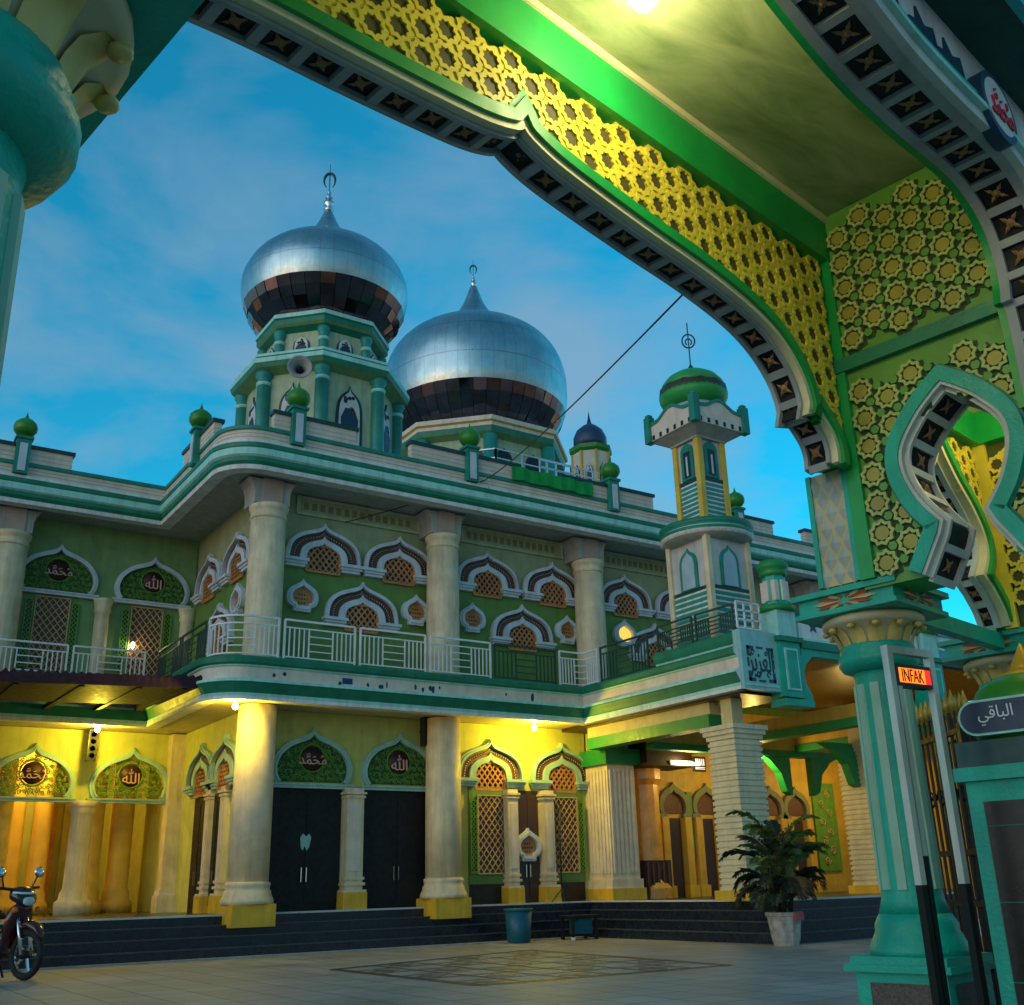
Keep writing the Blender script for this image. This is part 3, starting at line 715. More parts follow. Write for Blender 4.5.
dp = [(1.62,17.0),(1.88,17.2),(2.12,17.44),(2.30,17.70),(2.44,18.0),(2.52,18.3),(2.56,18.7),(2.48,19.1),(2.26,19.52),(1.92,19.88),(1.48,20.18),(1.05,20.42),(.72,20.68),(.48,20.98),(.3,21.3),(.18,21.6),(.11,21.75)]
build('dome', steel_dome(tc, dp[4:], 40, 1), tower); build('mirror_band', mirror_band(tc, dp[:5], 34, 5), tower)
def finial(c, z, k, parent, m='steel'):
    h = MB(); h.lathe((c[0],c[1]), [(.05*k,z),(.2*k,z+.1*k),(.07*k,z+.2*k),(.2*k,z+.32*k),(.2*k,z+.42*k),(.06*k,z+.5*k),(.15*k,z+.62*k),(.05*k,z+.75*k),(.09*k,z+.85*k),(.03*k,z+1.0*k),(.012*k,z+2.2*k)], m, 14)
    cr = []
    for i in range(17):
        a = math.radians(-60+300*i/16); cr.append((c[0]+.22*k*math.cos(a)*.8, c[1]-.22*k*math.cos(a)*.55, z+1.42*k+.34*k*math.sin(a)))
    h.tube(cr, [.012*k+.05*k*math.sin(PI*i/16) for i in range(17)], 'pillar_dark' if m == 'steel' else m, 5)
    return build('finial', h, parent)
finial(tc, 21.72, .85, tower)
# great dome further back
gc = (23.52,38.0)
g = MB(); octa(g, gc, [(3.75,11),(3.75,19.05),(4.15,19.2),(4.2,19.45),(4.2,19.6),(4.32,19.66),(4.32,19.86),(3.2,19.95),(3.2,20.3)], ['tower_light','tower_green','moulding_green','parapet_cream','minaret_yellow','parapet_cream','white_trim','white_trim'])
drum = mq('dome_drum', g, 'octagonal drum under the larger silver dome')
for k in range(8):
    a = PI/8+PI/4*k; h = MB(); x, y = gc[0]+3.85*math.cos(a), gc[1]+3.85*math.sin(a); h.lathe((x,y), [(.3,11),(.3,19.1)], 'tower_teal', 12)
    if y < gc[1]+2: build('column', h, drum)
for k in (3,4,5,6,7):
    F = oct_face(gc,3.75,k); h = MB()
    for x in (-.75,.75):
        h.prism([(-.4+x,0),(.4+x,0)]+[(px_+x,pz) for px_,pz in ogee(H2,.8,.6,z0=.9)][::-1], -.04, 0, 'dark_void')
    build('window', h, drum, F@T(0,0,17.2))
dp2 = [(3.0,19.95),(3.4,20.3),(3.72,20.7),(3.97,21.15),(4.16,21.65),(4.26,22.1),(4.3,22.9),(4.22,23.7),(3.95,24.5),(3.5,25.15),(2.9,25.65),(2.2,26.05),(1.55,26.4),(1.1,26.72),(.8,27.1),(.5,27.65),(.28,28.25),(.16,28.6)]
build('dome', steel_dome(gc, dp2[4:], 52, 2), drum); build('mirror_band', mirror_band(gc, dp2[:5], 44, 6), drum); finial(gc, 28.5, .75, drum)
h = MB()
for k in (3,4,5,6,7):
    a0 = PI/8+PI/4*(k-1); a1 = a0+PI/4
    for i in range(4):
        t = i/3; x = gc[0]+5.0*(math.cos(a0)*(1-t)+math.cos(a1)*t); y = gc[1]+5.0*(math.sin(a0)*(1-t)+math.sin(a1)*t); h.bar((x,y,16.4),(x,y,18.0),.05,'steel_rail')
    for z in (18.0,17.6,17.2): h.bar((gc[0]+5.0*math.cos(a0),gc[1]+5.0*math.sin(a0),z),(gc[0]+5.0*math.cos(a1),gc[1]+5.0*math.sin(a1),z),.035,'steel_rail')
    h.add([(gc[0]+5.1*math.cos(a),gc[1]+5.1*math.sin(a),z) for z in (15.0,16.4) for a in (a0,a1)], [(0,1,3,2)], 'tower_light')
    h.bar((gc[0]+5.1*math.cos(a0),gc[1]+5.1*math.sin(a0),16.4),(gc[0]+5.1*math.cos(a1),gc[1]+5.1*math.sin(a1),16.4),.09,'moulding_teal')
mq('roof_railing', h)
# little blue cupola
cc = (23.85,30.0)
h = MB(); h.lathe(cc, [(.74,11),(.74,16.9),(.86,17.0),(.86,17.16),(.7,17.2)], 'minaret_yellow', 8, ['parapet_cream','ball_green','ball_green','ball_green'], a0=PI/8, smooth=False)
for k in range(8):
    a = PI/8+PI/4*k; h.bar((cc[0]+.75*math.cos(a),cc[1]+.75*math.sin(a),11),(cc[0]+.75*math.cos(a),cc[1]+.75*math.sin(a),16.9),.06,'minaret_yellow')
cup = mq('cupola', h, 'small cream turret with a blue dome')
for k in (3,4,5,6): niche(cup, oct_face(cc,.74,k), 15.5, .3, .9)
build('dome', MB().lathe(cc, [(.6,17.18),(.66,17.4),(.65,17.65),(.52,17.95),(.3,18.15),(.1,18.28),(.05,18.5),(.0,18.85)], 'dome_blue', 24), cup)
h = MB()
for x in (19.6,20.3,21.1,21.9): h.bar((x,27.5,14.0),(x,27.5,15.0),.03,'steel_rail')
for z in (15.0,14.75,14.5): h.bar((19.6,27.5,z),(22.2,27.5,z),.03,'steel_rail')
h.box(19.5,22.4,27.45,27.6,11,14.1,'tower_light'); mq('roof_railing', h, 'steel roof railing beside the blue cupola')
# ---------------------------------------------------------------- minaret on the porch
mc = (17.95,18.15); 
def sq(mb, c, r, z0, z1, m): mb.box(c[0]-r,c[0]+r,c[1]-r,c[1]+r,z0,z1,m)
g = MB(); sq(g, mc, .66, 6.05, 9.0, 'minaret_pale')
for sx in (-1,1):
    for sy in (-1,1): g.box(mc[0]+sx*.66-.07,mc[0]+sx*.66+.07,mc[1]+sy*.66-.07,mc[1]+sy*.66+.07,6.05,9.02,'column_cream')
for k in range(9):
    z = 6.5+k*.135; g.box(mc[0]-.58,mc[0]+.58,mc[1]-.69,mc[1]-.6,z,z+.08,'tower_teal'); g.box(mc[0]-.69,mc[0]-.6,mc[1]-.58,mc[1]+.58,z,z+.08,'tower_teal'); g.box(mc[0]-.58,mc[0]+.58,mc[1]-.67,mc[1]-.6,z+.08,z+.135,'white_trim'); g.box(mc[0]-.67,mc[0]-.6,mc[1]-.58,mc[1]+.58,z+.08,z+.135,'white_trim')
g.box(mc[0]-.69,mc[0]+.69,mc[1]-.69,mc[1]+.69,7.72,7.8,'pillar_dark')
minaret = mq('minaret', g, 'slim green and yellow minaret standing on the porch')
build('ledge', MB().lathe(mc, [(.9,8.98),(1.1,9.06),(1.16,9.14),(1.16,9.22),(1.1,9.26),(1.16,9.3),(1.16,9.42),(1.0,9.46)], 'moulding_green', 40, ['soffit','white_trim','moulding_green','mint','moulding_teal','moulding_green','moulding_teal']), minaret)
for F in (T(mc[0],mc[1]-.66), T(mc[0]-.66,mc[1],0,-PI/2)):
    h = MB(); o = [(-.3,0)]+ogee(H2,.6,.5,z0=.55)+[(.3,0)]; i = [(x*.72,.02+z*.9) for x,z in o]; h.prism(o,-.05,0,'moulding_teal'); h.prism(i,-.06,-.05,'niche_blue'); build('niche', h, minaret, F@T(0,0,7.8))
g = MB(); sq(g, mc, .40, 9.4, 11.75, 'minaret_pale')
for sx in (-1,1):
    for sy in (-1,1): g.box(mc[0]+sx*.40-.075,mc[0]+sx*.40+.075,mc[1]+sy*.40-.075,mc[1]+sy*.40+.075,9.4,11.76,'minaret_yellow')
for k in range(9):
    z = 9.5+k*.12; g.box(mc[0]-.32,mc[0]+.32,mc[1]-.43,mc[1]-.36,z,z+.07,'tower_teal'); g.box(mc[0]-.43,mc[0]-.36,mc[1]-.32,mc[1]+.32,z,z+.07,'tower_teal'); g.box(mc[0]-.32,mc[0]+.32,mc[1]-.415,mc[1]-.36,z+.07,z+.12,'white_trim'); g.box(mc[0]-.415,mc[0]-.36,mc[1]-.32,mc[1]+.32,z+.07,z+.12,'white_trim')
g.box(mc[0]-.44,mc[0]+.44,mc[1]-.44,mc[1]+.44,10.6,10.68,'pillar_dark')
sh = build('upper_shaft', g, minaret)
for F in (T(mc[0],mc[1]-.40), T(mc[0]-.40,mc[1],0,-PI/2)):
    h = MB(); o = [(-.22,0)]+ogee(H2,.44,.3,z0=.72)+[(.22,0)]; h.prism(o,-.035,0,'moulding_teal'); h.box(-.12,.12,-.045,-.035,.06,.75,'niche_dark'); h.box(-.03,.03,-.05,-.045,.1,.62,'niche_light'); build('window', h, minaret, F@T(0,0,10.7))
g = MB(); g.plan([(mc[0]+x,mc[1]+y) for x,y in ((-.5,-.5),(.5,-.5),(.5,.5),(-.5,.5))], 11.7, 11.8, 'soffit')
g.add([(mc[0]+x*q,mc[1]+y*q,z) for q,z in ((.5,11.75),(.86,11.95)) for x,y in ((-1,-1),(1,-1),(1,1),(-1,1))], [(i,(i+1)%4,4+(i+1)%4,4+i) for i in range(4)], 'soffit')
wave = [(-.86,.0),(-.5,.02),(-.3,.12),(-.12,.22),(0,.24),(.12,.22),(.3,.12),(.5,.02),(.86,0)]; wave = catmull(wave,3)
for rz in (0,PI/2,PI,-PI/2):
    F = T(mc[0],mc[1],0,rz); h2 = MB(); top = [(x,12.35+z) for x,z in wave]
    h2.prism([(-.86,11.93)]+top+[(.86,11.93)], -.87, -.80, 'parapet_cream'); h2.ring([(x,z+.09) for x,z in top], top, -.90, -.77, 'moulding_teal')
    for k in range(6): h2.box(-.72+k*.27,-.64+k*.27,-.885,-.86,11.95,12.07,'dark_void')
    o = len(g.v); vs = [F@Vector(v) for v in h2.v]
    for m in h2.mats: g.k(m)
    g.add(vs, h2.f, 'parapet_cream', False, [h2.mats[i] for i in h2.mi])
for sx in (-1,1):
    for sy in (-1,1): x, y = mc[0]+sx*.85, mc[1]+sy*.85; g.box(x-.1,x+.1,y-.1,y+.1,11.9,12.62,'moulding_teal'); g.lathe((x,y),[(.1,12.62),(.1,12.68),(0,12.74)],'moulding_teal',10)
g.plan([(mc[0]+x,mc[1]+y) for x,y in ((-.8,-.8),(.8,-.8),(.8,.8),(-.8,.8))], 11.96, 12.1, 'soffit'); g.lathe(mc, [(.66,12.1),(.66,12.72)], 'niche_blue', 24)
build('gallery', g, minaret)
g = MB(); g.lathe(mc, [(.62,12.7),(.8,12.84),(.88,13.0),(.89,13.12)], 'dome_green', 36)
n = 48; vs = []
for i,(r,z) in enumerate(((.89,13.10),(.87,13.26),(.84,13.3))):
    for j in range(n): a = 2*PI*j/n; vs.append((mc[0]+r*math.cos(a),mc[1]+r*math.sin(a),z+(.045*math.cos(j*2*PI/4) if i == 1 else 0)))
g.add(vs, [(i*n+j,i*n+(j+1)%n,(i+1)*n+(j+1)%n,(i+1)*n+j) for i in range(2) for j in range(n)], 'dome_wave', True)
g.lathe(mc, [(.86,13.27),(.8,13.42),(.66,13.6),(.44,13.74),(.2,13.82),(.12,13.86),(.05,13.95)], 'dome_green', 36); build('dome', g, minaret)
g = MB(); g.bar((*mc,13.9),(*mc,15.3),.018,'pillar_dark',6); g.lathe((*mc,0),[(.1,13.86),(.06,13.98),(.02,14.05)],'pillar_dark',10)
ax = Vector((.83,-.56,0))
g.tube([(mc[0]+ax.x*.17*math.cos(t),mc[1]+ax.y*.17*math.cos(t),14.75+.2*math.sin(t)) for t in [2*PI*i/20 for i in range(21)]], .022, 'pillar_dark', 5)
g.tube([(mc[0]+ax.x*.08*math.cos(t),mc[1]+ax.y*.08*math.cos(t),14.72+.1*math.sin(t)) for t in [math.radians(-50+280*i/12) for i in range(13)]], .02, 'pillar_dark', 5); build('finial', g, minaret)

# ---------------------------------------------------------------- porch
g = MB(); g.box(16.96,18.64,16.5,19.25,6.03,6.16,'mint'); g.box(16.92,18.66,16.46,19.29,6.16,6.36,'moulding_green'); g.box(16.95,18.65,16.5,19.25,6.36,6.42,'moulding_green'); mq('porch_platform', g)
g = MB(); g.box(17.0,18.6,16.6,23.28,5.05,5.139,'wood_ceiling'); g.box(18.62,29.9,16.55,23.27,6.22,6.3,'wood_ceiling'); g.box(18.64,30,16.52,23.27,6.3,6.5,'soffit'); mq('porch_ceiling', g)
sign = MB(); sign.box(16.84,17.98,16.28,16.5,5.1,6.42,'sign_mint'); sign.box(16.9,17.9,16.26,16.28,5.18,5.22,'mint')
sign = mq('calligraphy_panel', sign)
for sx, sz in ((0,0),(1,0),(0,1),(1,1)):
    g = MB(); x = 17.0+sx*.82; z = 5.28+sz*.78; dx = 1-2*sx; dz = 1-2*sz
    for a, b, c, d in ((x,x+dx*.2,z,z+dz*.07),(x,x+dx*.07,z,z+dz*.22)): g.box(min(a,b),max(a,b),16.262,16.28,min(c,d),max(c,d),'sign_ink')
    build('corner_mark', g, sign)
for a, b, c, d in ((17.3,17.5,5.28,5.32),(17.3,17.5,6.02,6.06),(17.0,17.04,5.6,5.8),(17.78,17.82,5.6,5.8)): build('border_dash', MB().box(a,b,16.262,16.28,c,d,'sign_ink'), sign)
tm, tw = text_mesh('\ufeb0\ufef3\ufeb0\ufecc\ufedf\ufe8d', .46, .02, 'sign_ink'); k = .76/tw
me = tm.mesh('lettering'); o = put('lettering', me, sign, T(17.41,16.28,5.68) @ Matrix.Diagonal((k,1,1.45,1)))
g = MB()
for x, z, r in ((17.18,5.93,.05),(17.6,5.92,.04),(17.3,5.45,.045),(17.62,5.45,.05)): g.tube([(x+r*math.cos(t),16.27,z+r*math.sin(t)) for t in [i*PI/7 for i in range(12)]], .016, 'sign_ink', 4)
build('marks', g, sign)
for x0, nm in ((17.98,0),(23.2,1)):
    g = MB(); g.box(x0,x0+.66,16.2,16.6,5.0,6.3,'gate_teal'); g.box(x0+.12,x0+.54,16.17,16.2,5.15,6.1,'mint'); g.box(x0+.17,x0+.49,16.16,16.17,5.2,6.05,'gate_teal')
    s = 1 if nm == 0 else -1; xe = x0+.66 if nm == 0 else x0
    g.prism([(xe,6.0),(xe,4.85),(xe+s*.3,4.85),(xe+s*.28,5.1),(xe+s*.12,5.35),(xe+s*.10,5.6),(xe+s*.2,5.8),(xe+s*.45,6.0)][::s], 16.24, 16.56, 'gate_teal'); g.box(x0-.02,x0+.68+.2*(nm==0),16.15,16.62,4.8,4.95,'gate_teal')
    g.box(x0-.06,x0+.72,16.12,16.66,6.25,6.36,'moulding_green'); mq('porch_bracket', g)
    g = MB(); g.box(x0+.02,x0+.62,16.2,16.7,6.36,6.98,'mint'); g.lathe((x0+.32,16.45),[(.42,6.98),(.42,7.1),(.3,7.14)],'porch_green',8); g.lathe((x0+.32,16.45),[(.27,7.12),(.27,7.85)],'gate_teal',8,smooth=False)
    for k in range(8): a = PI/8+k*PI/4+PI/8; g.box(x0+.32+.235*math.cos(a)-.06,x0+.32+.235*math.cos(a)+.06,16.45+.235*math.sin(a)-.06,16.45+.235*math.sin(a)+.06,7.22,7.7,'parapet_cream')
    g.lathe((x0+.32,16.45),[(.3,7.82),(.33,7.9),(.3,7.96),(.36,8.0),(.37,8.1),(.28,8.2),(.1,8.24)],'porch_green',16); mq('lantern_post', g)
g = MB(); g.box(18.72,23.14,16.25,16.6,6.0,6.16,'gate_teal'); g.box(18.72,23.14,16.2,16.62,6.16,6.34,'moulding_green'); g.box(18.72,30,16.22,16.6,6.34,6.4,'mint'); mq('porch_beam', g)
g = MB(); pts = [(18.75,6.4),(23.1,6.4),(23.1,6.95),(22.6,7.0),(22.2,7.25),(21.4,7.35),(20.9,7.6),(20.4,7.35),(19.6,7.25),(19.35,7.02),(18.95,6.98),(18.78,6.8)]; g.prism(pts, 16.28, 16.5, 'white_trim')
g.ring([(x,z+.1) for x,z in pts[2:][::-1]], [(x,z) for x,z in pts[2:][::-1]], 16.24, 16.54, 'moulding_teal'); ped = mq('pediment', g)
g = MB()
for x, z in ((19.25,6.72),(22.6,6.72)): g.prism([(x+(.17 if i%2==0 else .07)*math.sin(i*PI/5), z+(.17 if i%2==0 else .07)*math.cos(i*PI/5)) for i in range(10)], 16.26, 16.28, 'sign_ink')
build('star', g, ped)
g = MB(); g.box(23.95,30,16.3,16.6,6.4,6.62,'eave_cyan'); g.box(23.95,30,16.28,16.6,6.62,6.98,'white_trim'); g.box(23.95,30,16.22,16.6,6.98,7.4,'eave_cyan'); bnd = mq('name_band', g)
tm, tw = text_mesh('\ufdf2 \ufefb\ufe87 \ufeea\ufedf\ufe87 \ufefb', .26, .015, 'motif_blue'); put('lettering', tm.mesh('lettering'), bnd, T(25.0,16.28,6.8))
def pier(x, y, s, z1, back=.8):
    g = MB(); g.box(x,x+s,y,y+s,.8,z1-.3,'pier_cream')
    for k in range(26):
        z = 1.0+k*.125
        if z < z1-.4: g.box(x-.03,x+s+.03,y-.03,y+s+.03,z,z+.075,'pier_cream')
    for i, d in enumerate((.05,.1,.14)): g.box(x-d,x+s+d,y-d,y+s+d,z1-.32+i*.1,z1-.22+i*.1,'pier_cream')
    g.box(x-.12,x+s+.12,y-.12,y+s+.12,.8,1.0,'base_yellow'); g.box(x+.22,x+s-.22,y+.22,y+s-.22,z1-.02,5.06,'soffit_cream'); mq('porch_pier', g)
pier(17.0,16.9,.78,4.45); pier(23.45,18.6,.9,4.55)
g = MB(); g.box(17.15,17.55,17.8,22.4,4.5,4.78,'porch_green'); g.box(17.2,17.5,17.8,22.4,4.78,5.06,'soffit_cream')
g.box(20.75,21.15,16.6,23.3,4.58,4.78,'porch_green'); g.box(20.8,21.1,16.6,23.3,4.78,5.1,'porch_yellow'); g.box(18.4,29,21.2,21.5,4.45,4.62,'porch_green'); g.box(18.4,29,21.22,21.48,4.62,4.95,'porch_yellow'); g.box(23.7,24.1,16.6,23.3,4.58,4.78,'porch_green'); g.box(23.75,24.05,16.6,23.3,4.78,5.1,'porch_yellow'); mq('porch_beam', g)
for x, y in ((23.45,19.0),(23.45,21.35)):      # curved brackets under the beams
    for s in (-1,1):
        g = MB(); pts = [(0,4.53),(s*1.25,4.53),(s*.8,4.35),(s*.4,4.0),(s*.22,3.5),(0,3.4)]; xx = x if s < 0 else x+.9
        g.prism([(xx+a,b) for a,b in pts][::s], y-.12, y+.12, 'porch_green'); mq('beam_bracket', g)
g = MB(); g.box(18.65,30,23.31,23.6,.8,5.99,'porch_yellow'); g.box(29.9,30,16.8,23.3,.8,6.2,'porch_yellow'); pw = mq('porch_wall', g, 'yellow inner wall of the porch')
for x in (20.75,22.0,24.6,25.7): 
    h = MB(); h.ring(ogee(H1,1.12,.86,z0=.0), ogee(H1,.84,.66,z0=.0), -.12, 0, 'frieze_olive'); h.prism(ogee(H1,.84,.66), -.02, 0, 'band_brown'); h.box(-.64,-.3,-.13,0,-.12,0,'frieze_olive'); h.box(.3,.64,-.13,0,-.12,0,'frieze_olive'); mq('niche_arch', h, None, T(x,23.3,3.0))
    h = MB(); h.box(-.25,.25,-.02,0,.8,2.88,'door_brown'); mq('doorway', h, None, T(x,23.3,0))
    for s in (-.42,.42): h = MB(); h.box(s-.12,s+.12,-.18,0,1.1,2.9,'porch_yellow'); h.box(s-.18,s+.18,-.24,0,.8,1.1,'base_yellow'); mq('small_pilaster', h, None, T(x,23.3,0))
g = MB(); g.box(21.25,21.45,23.22,23.31,1.8,3.6,'dado_green'); g.box(22.5,23.6,23.2,23.31,1.15,2.3,'door_black'); g.box(22.45,23.65,23.22,23.31,1.08,1.14,'base_yellow'); mq('dark_panel', g)
g = MB(); g.box(28.0,29.2,23.2,23.31,1.15,2.35,'door_black'); mq('dark_panel', g)
g = MB(); g.box(26.5,27.5,23.24,23.31,1.4,4.0,'carved_green'); 
for k in range(8): spiral(g, 26.85+.3*(k%2), 1.7+k*.28, .14, k, 1 if k%2 else -1, 'lattice_tan', y=23.22, tr=.022)
mq('carved_panel', g)
g = MB(); g.lathe((19.5,23.0),[(.62,.8),(.62,1.05),(.48,1.2),(.42,1.35),(.40,3.7),(.5,3.85),(.5,4.15)],'orange_tile',12,smooth=False); mq('column', g, 'orange tiled column beside the porch entrance')
g = MB(); g.box(18.75,20.35,21.9,22.9,4.18,5.05,'wood_ceiling'); g.box(18.7,20.4,21.86,22.94,4.12,4.18,'timber_dark'); mq('wood_canopy', g)
g = MB(); g.box(19.0,19.9,22.55,22.95,.8,1.75,'wood_ceiling')
for k in range(5): g.box(19.05+k*.18,19.1+k*.18,22.52,22.55,.9,1.7,'band_brown')
tag(build('low_cabinet', g), 'dark red wooden cabinet before the orange column in the porch', 'cabinet')
g = MB(); g.box(20.3,20.75,21.8,21.86,4.0,4.4,'black_plastic'); ss = build('hanging_sign', g); tag(ss, 'small black sign with white strokes hanging in the lit porch', 'sign')
g = MB()
for z in (4.06,4.1): g.box(20.36,20.7,21.79,21.80,z,z+.018,'screen_text')
for k in range(5): g.box(20.38+k*.07,20.41+k*.07,21.79,21.80,4.16,4.34,'screen_text')
build('lettering', g, ss)
# ---------------------------------------------------------------- gateway in the foreground (u along the arch, v through it)
GA = math.radians(10.3); G = Matrix.Rotation(GA, 4, 'Z')
def GT(u, v, z=0, rz=0): return G @ T(u, v, z, rz)
gate = thing('gateway', 'tall green and yellow gateway with coffered ogee arches framing the view', 'gateway', GT(3.32,2.6))
def gt(name, mb, label=None, F=G, parent=None): return build(name, mb, parent or gate, F, label)
def full(parts, uc):
    """mirror a right-hand half (one or two smooth pieces, apex first) into a whole outline"""
    h = []
    for p in parts: h += catmull(p, 5)
    return [(uc-x,z) for x,z in h[::-1]] + [(uc+x,z) for x,z in h[1:]]
def resample(pts, step):
    P = [Vector(p) for p in pts]; L = [0]
    for a, b in zip(P, P[1:]): L.append(L[-1]+(b-a).length)
    n = max(2, round(L[-1]/step)); out = []; i = 0
    for k in range(n+1):
        s = L[-1]*k/n
        while i < len(P)-2 and L[i+1] < s: i += 1
        out.append(tuple(P[i]+(P[i+1]-P[i])*((s-L[i])/(L[i+1]-L[i]+1e-9))))
    return out
def coffers(prof, v0, v1, cell, rail='coffer_grey', side=.045):
    """square sunk panels with a cross-shaped flower along the underside of an arch"""
    mb = MB(); fine = prof; h = .035; wv = v1-v0
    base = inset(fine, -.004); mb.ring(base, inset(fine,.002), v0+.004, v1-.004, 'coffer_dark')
    for a, b in ((v0,v0+side),(v1-side,v1)): mb.ring(inset(fine,-.002), inset(fine,h), a, b, rail)
    q = resample(fine, cell)
    for k in range(len(q)):
        p = Vector(q[k]); d = (Vector(q[min(k+1,len(q)-1)])-Vector(q[max(k-1,0)])).normalized(); n = Vector((d.y,-d.x))
        def pt(s, o, v): w = p+d*s+n*o; return (w.x, v, w.y)
        w = .026; vs = [pt(s,o,v) for v in (v0+side,v1-side) for s,o in ((-w,0),(w,0),(w,h-.003),(-w,h-.003))]
        mb.add(vs, [(0,1,2,3),(4,7,6,5),(0,4,5,1),(1,5,6,2),(2,6,7,3),(3,7,4,0)], rail)
        if k < len(q)-1:
            p = (Vector(q[k])+Vector(q[k+1]))/2; d = (Vector(q[k+1])-Vector(q[k])).normalized(); n = Vector((d.y,-d.x)); vc = (v0+v1)/2
            R = min(cell, wv)*.34
            for i in range(4):
                a = PI/4+i*PI/2; ca, sa = math.cos(a), math.sin(a)
                f = [(0,.01,0),(R*.5*ca-R*.18*sa,.012,R*.5*sa+R*.18*ca),(R*ca,.006,R*sa),(R*.5*ca+R*.18*sa,.012,R*.5*sa-R*.18*ca)]
                mb.add([pt(s,o,vc+vv) for s,o,vv in f]+[pt(R*.5*ca,.024,vc+R*.5*sa)], [(0,1,4),(1,2,4),(2,3,4),(3,0,4)], 'coffer_flower')
            mb.add([pt(.03*math.cos(i*PI/3),.012,vc+.03*math.sin(i*PI/3)) for i in range(6)]+[pt(0,.03,vc)], [(i,(i+1)%6,6) for i in range(6)], 'coffer_flower')
    return mb
def inside(poly, x, z):
    c = False; n = len(poly)
    for i in range(n):
        (x1,z1),(x2,z2) = poly[i], poly[(i+1)%n]
        if (z1 > z) != (z2 > z) and x < (x2-x1)*(z-z1)/(z2-z1)+x1: c = not c
    return c
def star_outline(x, z, R, r, n=9, a0=0.): return [(x+(R if i%2==0 else r)*math.cos(a0+i*PI/n), z+(R if i%2==0 else r)*math.sin(a0+i*PI/n)) for i in range(2*n)]
def star_field(ok, x0, x1, z0, z1, px_, pz_, R, ring, core, tile, wdt=.018, y=-.028, seed=1, deep=None, dark=None):
    """rows of raised star rings with a round boss, and small raised tiles between them"""
    mb = MB(); rnd = random.Random(seed); ix = 0; x = x0
    while x <= x1:
        z = z0+(pz_/2 if ix%2 else 0)
        while z <= z1:
            if ok(x, z):
                a = rnd.random()*.1; o = star_outline(x,z,R,R*.80,9,a); dark and mb.prism(star_outline(x+R*.08,z-R*.08,R*1.2,R*1.0,9,a), -.004, 0, dark); i = star_outline(x,z,R-wdt*1.15,R*.80-wdt,9,a)  # offset dark star paints the shadow below right of the raised ring
                mb.ring(o, i, y, .0, ring, True)
                mb.prism([(x+R*.52*math.cos(t*PI/8),z+R*.52*math.sin(t*PI/8)) for t in range(16)], y*.72, 0, core)
                if deep: mb.prism([(x+R*.22*math.cos(t*PI/3),z+R*.22*math.sin(t*PI/3)) for t in range(6)], y*.73, y*.72+.0005, deep)
            for dx, dz in ((px_/3,pz_/2),(px_*2/3,0)):
                if tile and ok(x+dx, z+dz):
                    t = R*.34; mb.prism([(x+dx+t*math.cos(k*PI/3),z+dz+t*math.sin(k*PI/3)) for k in range(6)], y*.8, 0, tile)
                    if dark: mb.prism([(x+dx+.01+t*1.35*math.cos(k*PI/3),z+dz-.01+t*1.35*math.sin(k*PI/3)) for k in range(6)], -.005, 0, dark)  # tile's shadow painted as a dark hexagon, shifted down and right
            z += pz_
        x += px_; ix += 1
    return mb
UC = 3.32; UL, UR = .34, 6.31
far = full([[(0,4.955),(.05,4.905),(.25,4.845),(.59,4.80),(1.06,4.755),(1.57,4.715),(2.03,4.64),(2.32,4.53),(2.52,4.36),(2.60,4.17),(2.57,4.07)], [(2.71,4.11),(2.84,4.0),(2.88,3.90),(2.875,3.80)]], 3.24)
near = full([[(0,5.62),(.05,5.57),(.25,5.48),(.6,5.36),(.95,5.27),(1.3,5.22),(1.8,5.22),(2.35,5.25),(2.65,5.2),(2.85,5.06),(2.93,4.88),(2.95,4.68),(2.92,4.55)], [(2.955,4.55),(2.975,4.3),(2.975,3.84)]], UC)
VF0, VF1, VN0, VN1 = 3.22, 3.41, 1.68, 2.0
ZC = 5.78
def arch_wall(prof, v0, v1, ztop, mfront, name, label):
    g = MB(); o = inset(prof, -.003)
    poly = [(UL,3.02),(UL,ztop),(UR,ztop),(UR,3.02),(UR-.002,3.84)]+o[::-1]+[(UL+.002,3.84)]
    poly = [(UL-.37,3.02),(UL-.37,ztop),(UR+.37,ztop),(UR+.37,3.02),(UR,3.02),(UR,3.84)]+o[::-1]+[(UL,3.84),(UL,3.02)]
    g.prism(poly, v0, v1, mfront, 'gate_green'); return gt(name, g, label)
aw = arch_wall(far, VF0, VF1, 5.42, 'lattice_back', 'arch_wall', 'far arch wall with pierced yellow lattice')
g = MB(); g.ring(inset(far,-.10), inset(far,-.028), VF0-.075, VF0, 'gate_green'); g.ring(inset(far,-.13), inset(far,-.09), VF0-.05, VF0, 'gate_green'); g.ring(inset(far,-.032), inset(far,.012), VF0-.05, VF0-.001, 'cream_line'); g.ring(inset(far,-.06), inset(far,.02), VF1, VF1+.012, 'mint'); build('arch_rim', g, aw, G)
build('coffered_soffit', coffers(far, VF0+.0, VF1, .215, 'coffer_grey', .028), aw, G)
farpoly = inset(far,-.07)
def okf(x, z): return UL+.1 < x < UR-.08 and 3.9 < z < 5.37 and not inside(farpoly+[(farpoly[-1][0],2),(farpoly[0][0],2)], x, z)
g = star_field(okf, UL+.12, UR-.05, 3.95, 5.38, .150, .173, .095, 'lattice_yellow', 'lattice_hole', 'lattice_yellow', wdt=.029, y=-.045, seed=4); build('star_lattice', g, aw, G@T(0,VF0))
g = MB(); g.box(UL,UR,VF0-.10,VF0-.002,5.40,ZC,'gate_green'); g.box(UL,UR,VF0-.002,VF1,5.42,ZC,'gate_green'); g.box(UL,UR,VF0-.12,VF0-.10,ZC-.05,ZC,'cream_line'); gt('beam', g)
g = MB(); g.box(UL-.37,UR+.37,VN1+.002,VF1,ZC,ZC+.1,'painted_clouds'); gt('ceiling', g)
